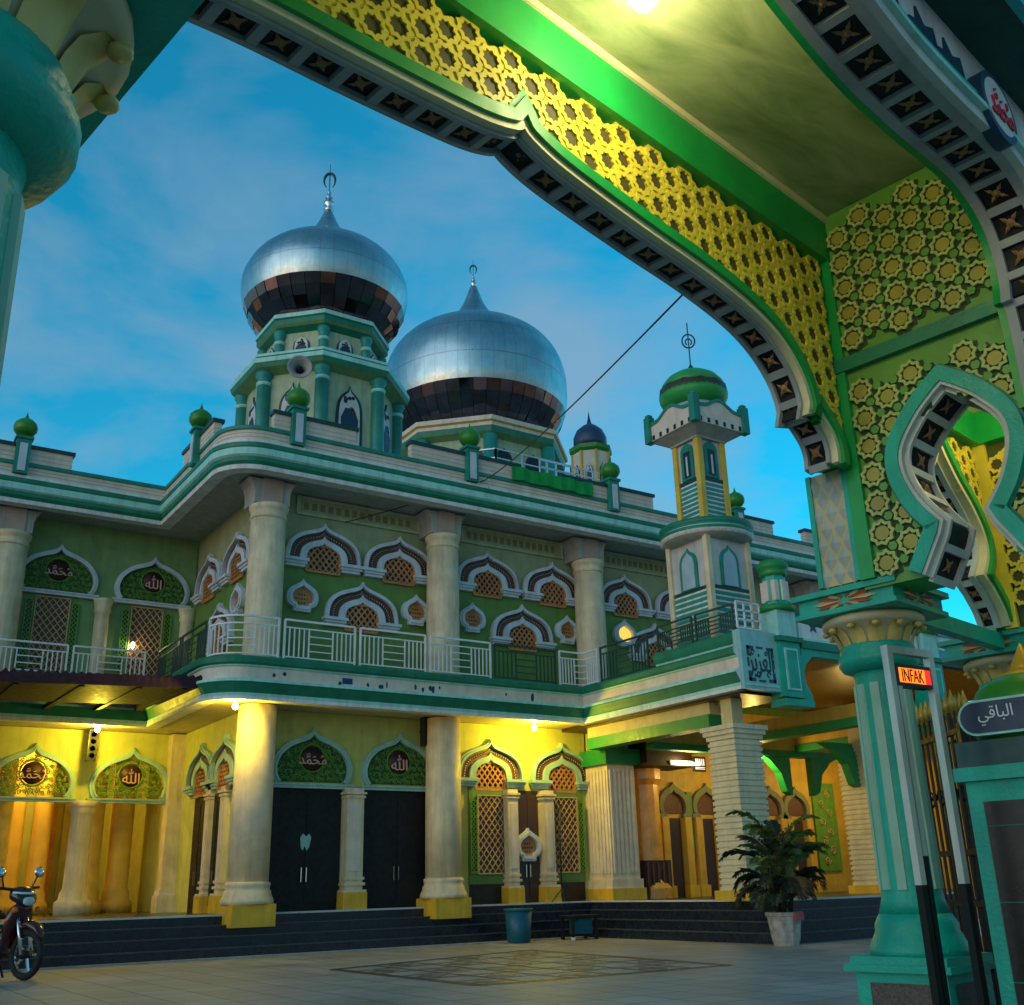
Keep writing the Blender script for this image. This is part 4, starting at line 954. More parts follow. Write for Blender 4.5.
g = MB(); g.box(UL-.6,UR+.6,1.36,VF1+.3,ZC+.1,ZC+.7,'eave_green'); gt('roof', g)  # out of view, put in to keep sky light off the gate from above
nw = arch_wall(near, VN0, VN1, ZC+.09, 'white_trim', 'arch_wall', 'near arch wall')
g = MB(); g.ring(inset(near,-.05), inset(near,.03), VN0-.05, VN0, 'coffer_light'); g.ring(inset(near,-.085), inset(near,-.05), VN0-.085, VN0, 'mint'); g.ring(inset(near,-.17), inset(near,-.085), VN0-.06, VN0, 'gate_teal'); g.ring(inset(near,-.06), inset(near,.02), VN1, VN1+.05, 'gate_green'); build('arch_rim', g, nw, G)
build('coffered_soffit', coffers(near, VN0, VN1, .225, 'coffer_grey', .06), nw, G)
g = MB(); rnd = random.Random(2)
for u in (4.42,4.86,5.2,2.2,1.78,1.4):
    z = 5.45 if abs(u-UC) < 1.3 else 5.5
    g = MB(); g.prism([(u-.16,z-.06),(u-.05,z-.04),(u-.02,z+.06),(u+.02,z-.02),(u+.1,z+.0),(u+.12,z+.08),(u+.16,z),(u+.14,z+.16),(u+.02,z+.1),(u-.06,z+.19),(u-.08,z+.08),(u-.18,z+.05)], VN0-.012, VN0, 'motif_blue'); build('flower_motif', g, nw, G)
em = MB(); cx, cz = 5.60, 5.41
for r, d, m in ((.235,.03,'motif_blue'),(.19,.034,'emblem_white')): em.prism([(cx+r*math.cos(i*PI/16),cz+r*1.0*math.sin(i*PI/16)) for i in range(32)], VN0-.055-d, VN0, m)
em = build('emblem', em, nw, G); tm, tw = text_mesh('\ufdf4', .17, .01, 'emblem_red'); k = .30/tw; put('lettering', tm.mesh('lettering'), em, GT(cx,VN0-.09,cz) @ Matrix.Diagonal((k,1,1.3,1)))
g = MB(); g.box(UL-.6,UR+.6,1.36,VN0,ZC+.08,ZC+.1,'eave_green'); gt('eave', g)
g = MB(); g.box(UL-.6,UR+.6,1.30,1.36,ZC+.05,ZC+.5,'eave_cyan')
for k in range(34): spiral(g, UL-.5+k*.2, ZC+.17, .08, k, 1 if k%2 else -1, 'mint', y=1.29, tr=.014)
gt('eave_fascia', g)
# side walls with a keyhole arch
KH = [[(0,4.17),(.08,4.11),(.2,4.0),(.32,3.83),(.335,3.66),(.26,3.45),(.14,3.28)], [(.17,3.2),(.24,3.08),(.31,2.96)]]
def side_wall(F, sx):
    xc = sx*2.48; x0, x1 = sorted((sx*3.219, sx*2.001)); kh = full(KH, xc); o = inset(kh,-.003)
    g = MB(); g.prism([(x0,2.96),(x0,ZC-.003),(x1,ZC-.003),(x1,2.96)]+[(o[-1][0],2.96)]+o[::-1]+[(o[0][0],2.96)], 0, .36, 'gate_wall', 'gate_green'); w = gt('side_wall', g, None, F)
    g = MB(); g.ring(inset(kh,-.105), inset(kh,-.016), -.06, 0, 'gate_teal'); g.ring(inset(kh,-.12), inset(kh,-.10), -.03, 0, 'moulding_green'); g.ring(inset(kh,-.02), inset(kh,.006), -.045, -.001, 'coffer_light'); g.ring(inset(kh,-.10), inset(kh,.01), .34, .40, 'gate_teal'); build('arch_rim', g, w, F)
    build('coffered_soffit', coffers(kh, .0, .36, .2, 'coffer_light', .03), w, F)
    kp = inset(kh,-.06); kp = kp+[(kp[-1][0],2.5),(kp[0][0],2.5)]
    def ok(x, z): return x0+.10*(sx<0)+.07 < x < x1-.04-.10*(sx>0) and (4.67 < z < ZC-.05 or (3.06 < z < 4.42 and not inside(kp,x,z)))
    g = star_field(ok, x0+.185, x1, 3.1, ZC, .180, .204, .094, 'star_edge', 'star_gold', 'gate_wall', wdt=.022, seed=9, dark='gate_wall_shade'); build('star_pattern', g, w, F)
    g = MB(); g.box(x0,x1,-.05,0,4.50,4.60,'moulding_green'); xa = x0 if sx < 0 else x1-.1; g.box(xa,xa+.1,-.03,0,4.60,5.4,'gate_green'); g.box(xa,xa+.1,-.04,0,3.02,4.50,'gate_green'); build('trim', g, w, F)
side_wall(GT(UR,0,0,-PI/2), -1); side_wall(GT(UL,0,0,PI/2), 1)
# faces of the jambs under the far arch: cream with raised diamonds
for u, s in ((UR,-1),(UL,1)):
    F = GT(u,0,0,s*PI/2); a, b = sorted((s*3.222,s*3.53)); g = MB(); g.box(min(s*3.415,s*3.54),max(s*3.415,s*3.54),0.0,.36,3.02,3.8,'gate_green'); g.box(a,b,-.012,0,3.03,3.83,'diamond_cream'); g.box(a,a+.035,-.03,0,3.03,3.83,'gate_teal'); g.box(b-.035,b,-.03,0,3.03,3.83,'gate_teal')
    for r in range(7):
        for c in range(2 if r%2 else 3):
            x = a+.055+.10*c+(.05 if r%2 else 0); z = 3.1+r*.108
            x = min(max(x,a+.04),b-.04); hw = .045; vs = [(x-hw,-.013,z),(x,-.013,z-.085),(x+hw,-.013,z),(x,-.013,z+.085),(x,-.035,z)]; g.add(vs, [(0,1,4),(1,2,4),(2,3,4),(3,0,4)], 'diamond_grey')
    gt('jamb_panel', g, None, F)
# columns
def flowers(mb, F):
    pass
g = MB(); g.lathe((0,0), [(.215,.98),(.19,1.06),(.185,1.1),(.172,2.44),(.18,2.5)], 'gate_teal', 32)
for k in range(10):
    a = 2*PI*k/10+.2; ca, sa = math.cos(a), math.sin(a); tx, ty = -sa, ca
    for z0, z1, r0, r1 in ((1.12,2.4,.187,.176),):
        vs = []
        for z, r in ((z0,r0),(z1,r1)):
            for w, d in ((-.036,-.012),(-.028,.006),(.028,.006),(.036,-.012)): vs.append((ca*(r+d)+tx*w, sa*(r+d)+ty*w, z))
        g.add(vs, [(0,1,5,4),(1,2,6,5),(2,3,7,6),(4,5,6,7),(0,3,2,1)], 'flute_pale')
col_me = g.mesh('column')
foot_me = MB().lathe((0,0), [(.30,.74),(.30,.78),(.27,.84),(.25,.88),(.25,.92),(.215,.98)], 'gate_teal', 32).mesh('foot')
g = MB(); g.box(-.29,.29,-.29,.29,0,.66,'gate_teal'); g.box(-.34,.34,-.34,.34,.66,.70,'gate_teal'); g.box(-.31,.31,-.31,.31,.70,.745,'gate_teal'); g.box(-.33,.33,-.33,.33,0,.1,'gate_teal')
g.box(-.315,-.29,-.29,-.25,.1,.66,'mint'); plinth_me = g.mesh('plinth')
g = MB()
for rz in range(1):
    c, s = 1., 0.; v = [(-.2,-.295,.14),(.2,-.295,.14),(.2,-.295,.6),(-.2,-.295,.6)]; g.add([(x*c-y*s,x*s+y*c,z) for x,y,z in v], [(0,1,2,3)], 'granite')
gran_me = g.mesh('granite_panel')
g = MB(); g.lathe((0,0), [(.18,2.48),(.235,2.50),(.26,2.54),(.262,2.58),(.235,2.61),(.245,2.63),(.235,2.66),(.2,2.67)], 'gate_teal', 32); g.lathe((0,0), [(.21,2.655),(.225,2.7),(.25,2.76),(.31,2.785),(.335,2.80),(.335,2.83),(.31,2.852)], 'leaf_cream', 32)
for k in range(12):
    a = 2*PI*k/12; ca, sa = math.cos(a), math.sin(a); tx, ty = -sa, ca; vs = []
    for z, r, w in ((2.655,.225,.05),(2.70,.24,.052),(2.745,.262,.05),(2.775,.30,.036),(2.765,.325,.02)):
        for q, dr in ((-1,-.012),(0,.012),(1,-.012)): vs.append((ca*(r+dr)+tx*w*q, sa*(r+dr)+ty*w*q, z))
    g.add(vs, [(i*3+j,i*3+j+1,i*3+j+4,i*3+j+3) for i in range(4) for j in range(2)], 'leaf_gold', True)
    n = 7; g.lathe((0,0), [(.0,0),(.022,.008),(.028,.02),(.02,.034),(0,.04)], 'leaf_gold', n); m = n*5; g.v[-m:] = [(ca*.315+v[0], sa*.315+v[1], 2.742+v[2]) for v in g.v[-m:]]
cap_me = g.mesh('capital')
g = MB(); g.box(-.37,.37,-.37,.37,2.852,2.885,'gate_teal'); g.box(-.345,.345,-.345,.345,2.885,2.98,'gate_teal'); g.box(-.385,.385,-.385,.385,2.98,3.018,'gate_teal'); ab_me = g.mesh('abacus')
g = MB()
for rz in range(1):
    c, s = 1., 0.
    for k in range(16):
        a = 2*PI*k/16; L = .2*abs(math.cos(a))+.035; p = [(.02*math.cos(a),-.352,2.932+.02*math.sin(a)),(L*.7*math.cos(a)-.012*math.sin(a),-.36,2.932+L*.7*.42*math.sin(a)+.014*math.cos(a)),(L*math.cos(a),-.35,2.932+L*.42*math.sin(a)),(L*.7*math.cos(a)+.012*math.sin(a),-.36,2.932+L*.7*.42*math.sin(a)-.014*math.cos(a))]
        g.add([(x*c-y*s,x*s+y*c,z) for x,y,z in p], [(0,1,2,3)], 'flower_red' if k%2 else 'diamond_cream')
flo_me = g.mesh('flower')
def gate_column(u, v):
    F = GT(u,v); c = put('column', col_me, gate, F); put('foot', foot_me, c, F); put('plinth', plinth_me, c, F); [put('granite_panel', gran_me, c, F@Matrix.Rotation(q*PI/2,4,'Z')) for q in range(4)]; put('capital', cap_me, c, F); put('abacus', ab_me, c, F); [put('flower', flo_me, c, F@Matrix.Rotation(q*PI/2,4,'Z')) for q in range(4)]
for u, v in ((6.68,3.385),(-.03,3.385),(.335,1.86),(6.68,1.84),(8.95,3.42)): gate_column(u, v)
# side bay beyond the keyhole arch
UB = 7.80; bay = full([[(0,4.42),(.04,4.34),(.2,4.15),(.42,3.95),(.55,3.75),(.54,3.58),(.40,3.40)], [(.52,3.32),(.66,3.18),(.72,3.04)]], UB); o = inset(bay,-.003)
g = MB(); g.prism([(7.05,3.02),(7.05,4.58),(8.58,4.58),(8.58,3.02)]+o[::-1], VF0, VF1, 'lattice_back', 'gate_green'); bw = gt('arch_wall', g, 'side arch wall with yellow lattice')
g = MB(); g.ring(inset(bay,-.10), inset(bay,-.028), VF0-.07, VF0, 'gate_green'); g.ring(inset(bay,-.032), inset(bay,.012), VF0-.045, VF0+.02, 'cream_line'); build('arch_rim', g, bw, G); build('coffered_soffit', coffers(bay, VF0+.02, VF1, .22, 'coffer_light'), bw, G)
bp = inset(bay,-.06); bp = bp+[(bp[-1][0],2.5),(bp[0][0],2.5)]
g = star_field(lambda x,z: 7.1 < x < 8.5 and 3.1 < z < 4.54 and not inside(bp,x,z), 7.12, 8.55, 3.1, 4.56, .14, .16, .085, 'lattice_yellow', 'lattice_hole', 'lattice_yellow', wdt=.028, y=-.035, seed=6); build('star_lattice', g, bw, G@T(0,VF0))
F = GT(8.58,0,0,-PI/2); g = MB(); g.box(-3.22,-1.7,0,.3,3.02,4.58,'lattice_back'); g.box(-3.22,-3.12,-.04,0,3.02,4.58,'lattice_yellow'); w = gt('side_wall', g, 'outer wall of the side bay', F)
build('star_lattice', star_field(lambda x,z: -3.1 < x < -1.75 and 3.1 < z < 4.54, -3.05, -1.7, 3.1, 4.56, .14, .16, .085, 'lattice_yellow', 'lattice_hole', 'lattice_yellow', wdt=.028, y=-.035, seed=8), w, F)
g = MB(); g.box(6.67,8.58,VF0-.08,VF1,4.58,4.86,'gate_green'); g.box(8.5,8.88,1.7,VF0-.08,4.58,4.86,'gate_green'); gt('beam', g)
g = MB(); g.box(6.67,8.9,1.7,VF1,4.86,5.0,'soffit_cream'); g.box(6.67,9.0,1.6,VF1+.1,5.0,5.2,'eave_green'); gt('ceiling', g)
g = MB(); g.box(7.05,8.6,VF0+.05,VF1-.05,2.88,3.0,'gate_teal'); gt('beam', g)
# ---------------------------------------------------------------- loose things
# tin awning before the wing
aw_ = thing('awning', 'dark purple corrugated tin awning hung below the left balcony', 'awning', T(3,24.8,5.4))
g = MB(); n = 170; xs_ = [-6+13.45*i/n for i in range(n+1)]
def zf(x, t): return 5.46+.043*(x-3)+.05*math.cos(x*2*PI/.155)*1. + t*.12
vs = []
for x in xs_: vs += [(x,22.75,zf(x,0)),(x,26.85,zf(x,1)),(x,26.85,zf(x,1)-.012),(x,22.75,zf(x,0)-.012)]
g.add(vs, [(i*4+a,i*4+b,i*4+4+b,i*4+4+a) for i in range(n) for a,b in ((0,1),(1,2),(2,3),(3,0))], 'roof_purple', True); build('sheet', g, aw_)
g = MB(); vs = []
for x in xs_: vs += [(x,22.73,zf(x,0)-.005),(x,22.76,5.22+.043*(x-3))]
g.add(vs, [(2*i,2*i+1,2*i+3,2*i+2) for i in range(n)], 'roof_purple'); build('fascia', g, aw_)
for x in (-2,0.2,2.3,3.35,4.6,5.75,6.7):
    g = MB(); g.bar((x,22.9,5.25+.043*(x-3)),(x,26.8,5.34+.043*(x-3)),.07,'timber_dark'); build('rafter', g, aw_)
g = MB()
g.add([(x,y,5.23+.043*(x-3)+.02*(y-23)) for x in (-6,7.3) for y in (22.8,25.6)], [(0,1,3,2)], 'timber_dark'); build('shade_board', g, aw_)  # added board, keeps bulb light off the rafters so the underside stays dark
# lamps
def bulb_lamp(x, y, z, label, power, col=(1,.72,.03), wall=False):
    t = thing('bulb_lamp', label, 'lamp', T(x,y,z), 'bare bulbs under the balcony')
    g = MB(); g.lathe((x,y), [(.07,z+.06),(.07,z+.03),(.035,z+.02),(.035,z-.02)], 'white_trim', 12); build('holder', g, t)
    g = MB(); g.lathe((x,y), [(.02,z-.02),(.055,z-.06),(.065,z-.1),(.045,z-.145),(.0,z-.16)], 'bulb_lit', 14); build('bulb', g, t)
    l = bpy.data.lights.new('bulb_light','POINT'); l.energy = power; l.color = col; l.shadow_soft_size = .07
    link(bpy.data.objects.new('bulb_light', l), t, T(x,y,z-.24))
bulb_lamp(7.62,22.25,5.06,'bare bulb under the balcony corner beside the nearest cream column',95)
bulb_lamp(15.5,22.4,5.06,'bare bulb above the two brown double arches of the ground floor',150)
bulb_lamp(5.9,27.1,5.10,'bare bulb between the two green fretwork arches of the arcade',100)
def point(name, x, y, z, e, col, r, par):
    l = bpy.data.lights.new(name,'POINT'); l.energy = e; l.color = col; l.shadow_soft_size = r; link(bpy.data.objects.new(name,l), par, T(x,y,z))
def ceiling_lamp(F, z, label, e, col, grp=None):
    t = thing('ceiling_lamp', label, 'lamp', F@T(0,0,z))
    if grp: t['group'] = grp
    build('holder', MB().lathe((0,0), [(.09,z),(.09,z-.03),(.05,z-.05)], 'white_trim', 16), t, F); build('bulb', MB().lathe((0,0), [(.04,z-.05),(.075,z-.09),(.08,z-.13),(.05,z-.18),(0,z-.2)], 'bulb_lit', 16), t, F)
    p = F@Vector((0,0,z-.3)); point('ceiling_light', p.x,p.y,p.z-.12, e, col, .09, t)
ceiling_lamp(GT(3.62,2.62), ZC, 'bright bulb on the painted ceiling of the gateway', 26, (1,.86,.46))
ceiling_lamp(GT(7.75,2.45), 4.86, 'bulb on the ceiling of the small side bay of the gateway', 11, (1,.78,.30))
t = thing('tube_lamp', 'white glowing tube lamp on the dark wood canopy in the porch', 'lamp', T(20.1,21.84,4.12))
build('tube', MB().bar((19.6,21.80,4.2),(20.5,21.80,4.2),.035,'tube_lit',8), t); build('holder', MB().box(19.5,20.6,21.83,21.86,4.15,4.27,'white_trim'), t); point('tube_light',20.05,21.6,4.15,30,(1,.66,.18),.3,t)
ceiling_lamp(T(22.3,21.35), 4.45, 'bulb on the brown ceiling of the porch behind the palm', 60, (1,.66,.14), 'bulbs inside the porch and arcade')
ceiling_lamp(T(26.5,21.35), 4.45, 'bulb on the brown ceiling at the far end of the porch', 80, (1,.66,.14), 'bulbs inside the porch and arcade')
ceiling_lamp(T(5.2,30.2), 5.13, 'bulb inside the orange arcade behind the motorbike', 150, (1,.62,.08), 'bulbs inside the porch and arcade')
g = MB(); g.lathe((6.75,28.0), [(.02,7.40),(.035,7.36),(.035,7.30),(.01,7.26)], 'bulb_lit', 10); g.box(6.72,6.78,28.0,28.2,7.4,7.44,'white_trim'); tag(build('wall_lamp', g), 'tiny white lamp on the green wall beside an upper lattice window', 'lamp')
# loudspeakers
def speaker(x, y, z, label):
    t = thing('column_loudspeaker', label, 'loudspeaker', T(x,y,z)); g = MB(); g.box(x-.11,x+.11,y-.12,y+.1,z,z+.75,'black_plastic'); build('cabinet', g, t)
    g = MB(); g.box(x-.09,x+.09,y-.13,y-.12,z+.04,z+.71,'black_rubber')
    for k in range(4): g.lathe((x,z), [(.0,0),(.06,0),(.065,.0)], 'iron', 12); m = 36; g.v[-m:] = [(x+(v[0]-x), y-.132, z+.12+k*.17+(v[1]-z)) for v in g.v[-m:]]
    build('grille', g, t); build('bracket', MB().box(x-.03,x+.03,y+.1,y+.28,z+.35,z+.4,'iron'), t)
speaker(12.68,22.98,4.45,'black column loudspeaker beside the second cream column'); speaker(5.95,27.75,4.33,'black column loudspeaker below the bulb of the arcade')
t = thing('horn_loudspeaker', 'grey horn loudspeaker under the ledge of the domed tower', 'loudspeaker', T(9.52,24.35,14.45))
d = Vector((-.37,-.93,-.05)).normalized(); X = Vector((d.y,-d.x,0)).normalized(); Y = d.cross(X); c0 = Vector((9.58,24.5,14.5))
def horn(prof, m, n=24):
    mb = MB(); vs = [c0+d*q+X*(r*math.cos(2*PI*j/n))+Y*(r*math.sin(2*PI*j/n)) for r,q in prof for j in range(n)]
    return mb.add(vs, [(i*n+j,i*n+(j+1)%n,(i+1)*n+(j+1)%n,(i+1)*n+j) for i in range(len(prof)-1) for j in range(n)], m, True)
build('horn', horn([(.08,-.25),(.10,0),(.18,.14),(.31,.25),(.33,.25),(.33,.28),(.30,.27),(.2,.17),(.12,.05),(.1,.0)],'coffer_grey'), t); build('driver', horn([(.0,.22),(.06,.2),(.09,.1),(.09,-.1),(.0,-.12)],'iron',16), t); build('bracket', MB().bar(c0, c0+Vector((.15,.45,.3)), .03, 'iron'), t)
# cable and banner
def sag(a, b, s, n=14): return [Vector(a)*(1-i/n)+Vector(b)*(i/n)-Vector((0,0,s*4*(i/n)*(1-i/n))) for i in range(n+1)]
a = G@Vector((5.10,3.58,4.86)); b = Vector((13.9,22.02,11.3)); g = MB(); g.tube(sag(a,b,.12), [.007+.007*i/14 for i in range(15)], 'cable', 5); g.tube(sag(b,(10.46,23.2,9.9),.05,6), .014, 'cable', 5); tag(build('power_cable', g), 'black cable strung from the gateway arch to the mosque roof', 'cable')
g = MB(); pts = [(14.75+2.7*i/24, 21.93+.02*math.sin(i*1.7)) for i in range(25)]
vs = [(x,y-.0,z+.02*math.sin(i*.9+z)) for i,(x,y) in enumerate(pts) for z in (11.47,11.85)]; g.add(vs, [(2*i,2*i+1,2*i+3,2*i+2) for i in range(24)], 'banner_green'); g.box(14.75,17.45,21.96,21.99,11.47,11.84,'banner_green'); tag(build('banner', g), 'bright green cloth banner along the roof parapet', 'banner')
# potted palm
px0, py0 = 16.42, 15.45
pt = thing('potted_palm', 'bushy dark palm in a chipped white pot before the porch steps', 'palm', T(px0,py0))
build('pot', MB().lathe((px0,py0), [(.24,0),(.25,.05),(.27,.1),(.33,.52),(.36,.53),(.36,.6),(.32,.6),(.30,.5)], 'pot_white', 10, smooth=False).box(px0-.1,px0+.14,py0-.38,py0-.33,.46,.6,'pot_red'), pt); build('soil', MB().lathe((px0,py0), [(.0,.5),(.31,.53),(.3,.54),(.0,.56)], 'soil', 14), pt)
rnd = random.Random(11)
def frond(base, az, rise, L, droop, m, dens=38):
    mb = MB(); pts = []; el = rise; p = Vector(base); st = L/16
    for i in range(17):
        pts.append(p.copy()); p = p+Vector((math.cos(az)*math.cos(el),math.sin(az)*math.cos(el),math.sin(el)))*st; el -= droop*(.3+1.4*i/16)/16
    mb.tube(pts, [.016*(1-.75*i/16) for i in range(17)], 'palm_stem', 4)
    for k in range(dens):
        t = .22+.78*k/(dens-1); i = min(15,int(t*16)); f = t*16-i; q = pts[i]*(1-f)+pts[i+1]*f; d = (pts[i+1]-pts[i]).normalized(); sd = d.cross(Vector((0,0,1))).normalized(); up = sd.cross(d)
        ll = L*.27*math.sin(PI*(.12+.83*t))**.7*rnd.uniform(.8,1.1)
        for s in (-1,1):
            dr = (d*rnd.uniform(.45,.75)+sd*s*.85+up*rnd.uniform(-.05,.3)).normalized(); e = q+dr*ll-Vector((0,0,ll*rnd.uniform(.15,.45))); mid = q+dr*ll*.55; w = d*.017
            mb.add([q,mid+w,e,mid-w], [(0,1,2),(0,2,3)], m)
    return mb
for k in range(9): a = rnd.random()*6.28; r = rnd.uniform(.03,.2); b = Vector((px0+r*math.cos(a),py0+r*math.sin(a),.52)); mb = MB(); mb.tube([b,b+Vector((.1*math.cos(a),.1*math.sin(a),.6)),b+Vector((.16*math.cos(a),.16*math.sin(a),1.15))], [.03,.026,.016], 'palm_stem', 6); build('stem', mb, pt)
for k in range(30):
    a = k*2.399+rnd.uniform(-.2,.2); h = rnd.uniform(.9,1.9); L = rnd.uniform(.8,1.3); build('frond', frond((px0+.1*math.cos(a),py0+.1*math.sin(a),h), a, rnd.uniform(.75,1.35), L, rnd.uniform(1.5,2.4), 'palm_leaf' if k%3 else 'palm_leaf_dark'), pt)
for k in range(26):
    a = k*2.399+1; build('frond', frond((px0+.08*math.cos(a),py0+.08*math.sin(a),rnd.uniform(.6,1.1)), a, rnd.uniform(.6,1.2), rnd.uniform(.8,1.1), rnd.uniform(2.2,3.2), 'palm_leaf_dark' if k%4 else 'palm_dry', 30), pt)
# bin, table, stand
t = thing('bin', 'dark turquoise round bin at the foot of the steps', 'bin', T(14.24,21.45)); build('body', MB().lathe((14.24,21.45), [(.24,0),(.26,.02),(.31,.68),(.28,.68),(.24,.06)], 'bin_teal', 24), t); build('rim', MB().lathe((14.24,21.45), [(.31,.66),(.335,.68),(.335,.72),(.29,.72),(.28,.66)], 'bin_teal', 24), t)
t = thing('low_table', 'small dark table with one white foot standing before the steps', 'table', T(15.85,21.3)); g = MB(); g.box(15.45,16.25,21.05,21.6,.48,.53,'black_plastic'); build('table_top', g, t)
for x, y, m in ((15.52,21.12,'rail_white'),(16.18,21.12,'black_plastic'),(15.52,21.53,'black_plastic'),(16.18,21.53,'black_plastic')): g = MB(); g.box(x-.03,x+.03,y-.03,y+.03,.06,.48,'black_plastic'); g.box(x-.035,x+.035,y-.035,y+.035,0,.06,m); build('leg', g, t)
g = MB(); g.box(15.7,16.1,21.15,21.5,.12,.47,'bin_teal'); tag(build('storage_box', g), 'dark green box under the small table', 'box')
t = thing('microphone_stand', 'thin black stand before the right brown lattice window', 'stand', T(16.42,22.75,.8)); build('pole', MB().tube([(16.42,22.75,.9),(16.45,22.78,2.3),(16.5,22.8,3.15)], .018, 'black_plastic', 6), t); build('boom', MB().bar((16.5,22.8,3.1),(16.3,22.6,3.25),.015,'black_plastic'), t)
for a in (0.3,2.4,4.5): build('leg', MB().bar((16.42,22.75,1.1),(16.42+.3*math.cos(a),22.75+.2*math.sin(a),.81),.016,'black_plastic'), t)
# motorbike
BF = T(3.12,20.0,0,math.radians(-62)) @ Matrix.Scale(1.3,4)
bk = thing('motorbike', 'dark red and black motorbike parked at the left edge of the yard', 'motorbike', T(3.55,19.9))
def bp_(name, mb, par=None): return build(name, mb, par or bk, BF)
def wheel(x):
    g = MB(); R = .29; n = 28; m = 8; vs = []
    for i in range(n):
        for j in range(m): a, b = 2*PI*i/n, 2*PI*j/m; rr = R-.045+.045*math.cos(b); vs.append((x+rr*math.cos(a), .04*math.sin(b), R+rr*math.sin(a)))
    g.add(vs, [(i*m+j,((i+1)%n)*m+j,((i+1)%n)*m+(j+1)%m,i*m+(j+1)%m) for i in range(n) for j in range(m)], 'black_rubber', True); w = bp_('wheel', g)
    g = MB()
    for k in range(5): a = 2*PI*k/5; g.bar((x,0,R),(x+.22*math.cos(a),0,R+.22*math.sin(a)),.018,'chrome')
    g.tube([(x+.215*math.cos(2*PI*i/20),0,R+.215*math.sin(2*PI*i/20)) for i in range(21)],.015,'chrome',6); g.bar((x,-.07,R),(x,.07,R),.05,'iron',10); bp_('rim', g, w)
wheel(.62); wheel(-.62)
def loft(secs, m, n=14):
    mb = MB(); vs = []
    for x, z, w, h in secs:
        for j in range(n): a = 2*PI*j/n; c, s = math.cos(a), math.sin(a); vs.append((x, w*abs(c)**.8*(1 if c > 0 else -1), z+h*abs(s)**.8*(1 if s > 0 else -1)))
    k = len(secs); return mb.add(vs, [(i*n+j,i*n+(j+1)%n,(i+1)*n+(j+1)%n,(i+1)*n+j) for i in range(k-1) for j in range(n)]+[tuple(range(n))[::-1],tuple(range((k-1)*n,k*n))], m, True)
bp_('body', loft([(-.85,.74,.03,.03),(-.7,.70,.10,.08),(-.4,.62,.14,.12),(-.1,.5,.13,.13),(.1,.42,.11,.12),(.25,.46,.10,.16),(.36,.62,.09,.14)],'bike_black'))
bp_('leg_shield', loft([(.28,.42,.04,.10),(.34,.55,.17,.2),(.40,.66,.19,.2),(.46,.76,.15,.14),(.5,.84,.08,.06)],'bike_red')); bp_('front_fender', loft([(.38,.58,.03,.03),(.5,.62,.075,.05),(.64,.635,.08,.045),(.78,.58,.07,.05),(.86,.48,.03,.04)],'bike_red'))
bp_('seat', loft([(-.82,.80,.06,.03),(-.6,.82,.12,.05),(-.3,.80,.13,.05),(-.05,.76,.11,.05),(.08,.72,.06,.03)],'black_rubber')); bp_('front_cowl', loft([(.30,.95,.05,.05),(.36,.98,.15,.09),(.44,.97,.17,.10),(.52,.92,.13,.09),(.56,.88,.05,.05)],'bike_black'))
g = loft([(.53,.90,.09,.06),(.57,.89,.07,.045),(.58,.89,.03,.02)],'lens'); bp_('headlight', g); bp_('cowl_stripe', MB().tube([(.44,-.16,1.0),(.52,-.1,.99),(.55,0,.985),(.52,.1,.99),(.44,.16,1.0)],.014,'rail_white',5))
bp_('handlebar', MB().tube([(.24,-.36,1.06),(.30,-.2,1.05),(.36,0,1.02),(.30,.2,1.05),(.24,.36,1.06)],.02,'black_rubber',6))
for s in (-1,1):
    g = MB(); g.tube([(.31,s*.2,1.05),(.33,s*.26,1.2)],.01,'iron',5); m_ = bp_('mirror_arm', g); h = MB(); h.lathe((0,0),[(.0,0),(.055,.005),(.065,.02),(.04,.04),(0,.045)],'chrome',14); h.v = [(.31+v[2],s*.28+v[0]*1.2,1.24+v[1]) for v in h.v]; bp_('mirror', h, m_)
    bp_('fork', MB().bar((.62,s*.075,.29),(.42,s*.06,.82),.024,'chrome',8))
    h = MB(); h.lathe((0,0),[(.0,0),(.035,.01),(.03,.05),(0,.06)],'cone_orange',10); h.v = [(.5+v[2],s*.17+v[0],.8+v[1]) for v in h.v]; bp_('indicator', h)
bp_('exhaust', MB().tube([(.0,-.14,.25),(-.3,-.17,.24),(-.5,-.18,.3),(-.85,-.19,.4)],[.025,.03,.055,.05],'iron',10)); bp_('engine', loft([(-.2,.3,.08,.08),(-.1,.3,.12,.12),(.1,.32,.12,.11),(.2,.33,.06,.06)],'iron')); bp_('side_stand', MB().bar((-.05,.12,.25),(-.15,.3,.0),.014,'iron'))
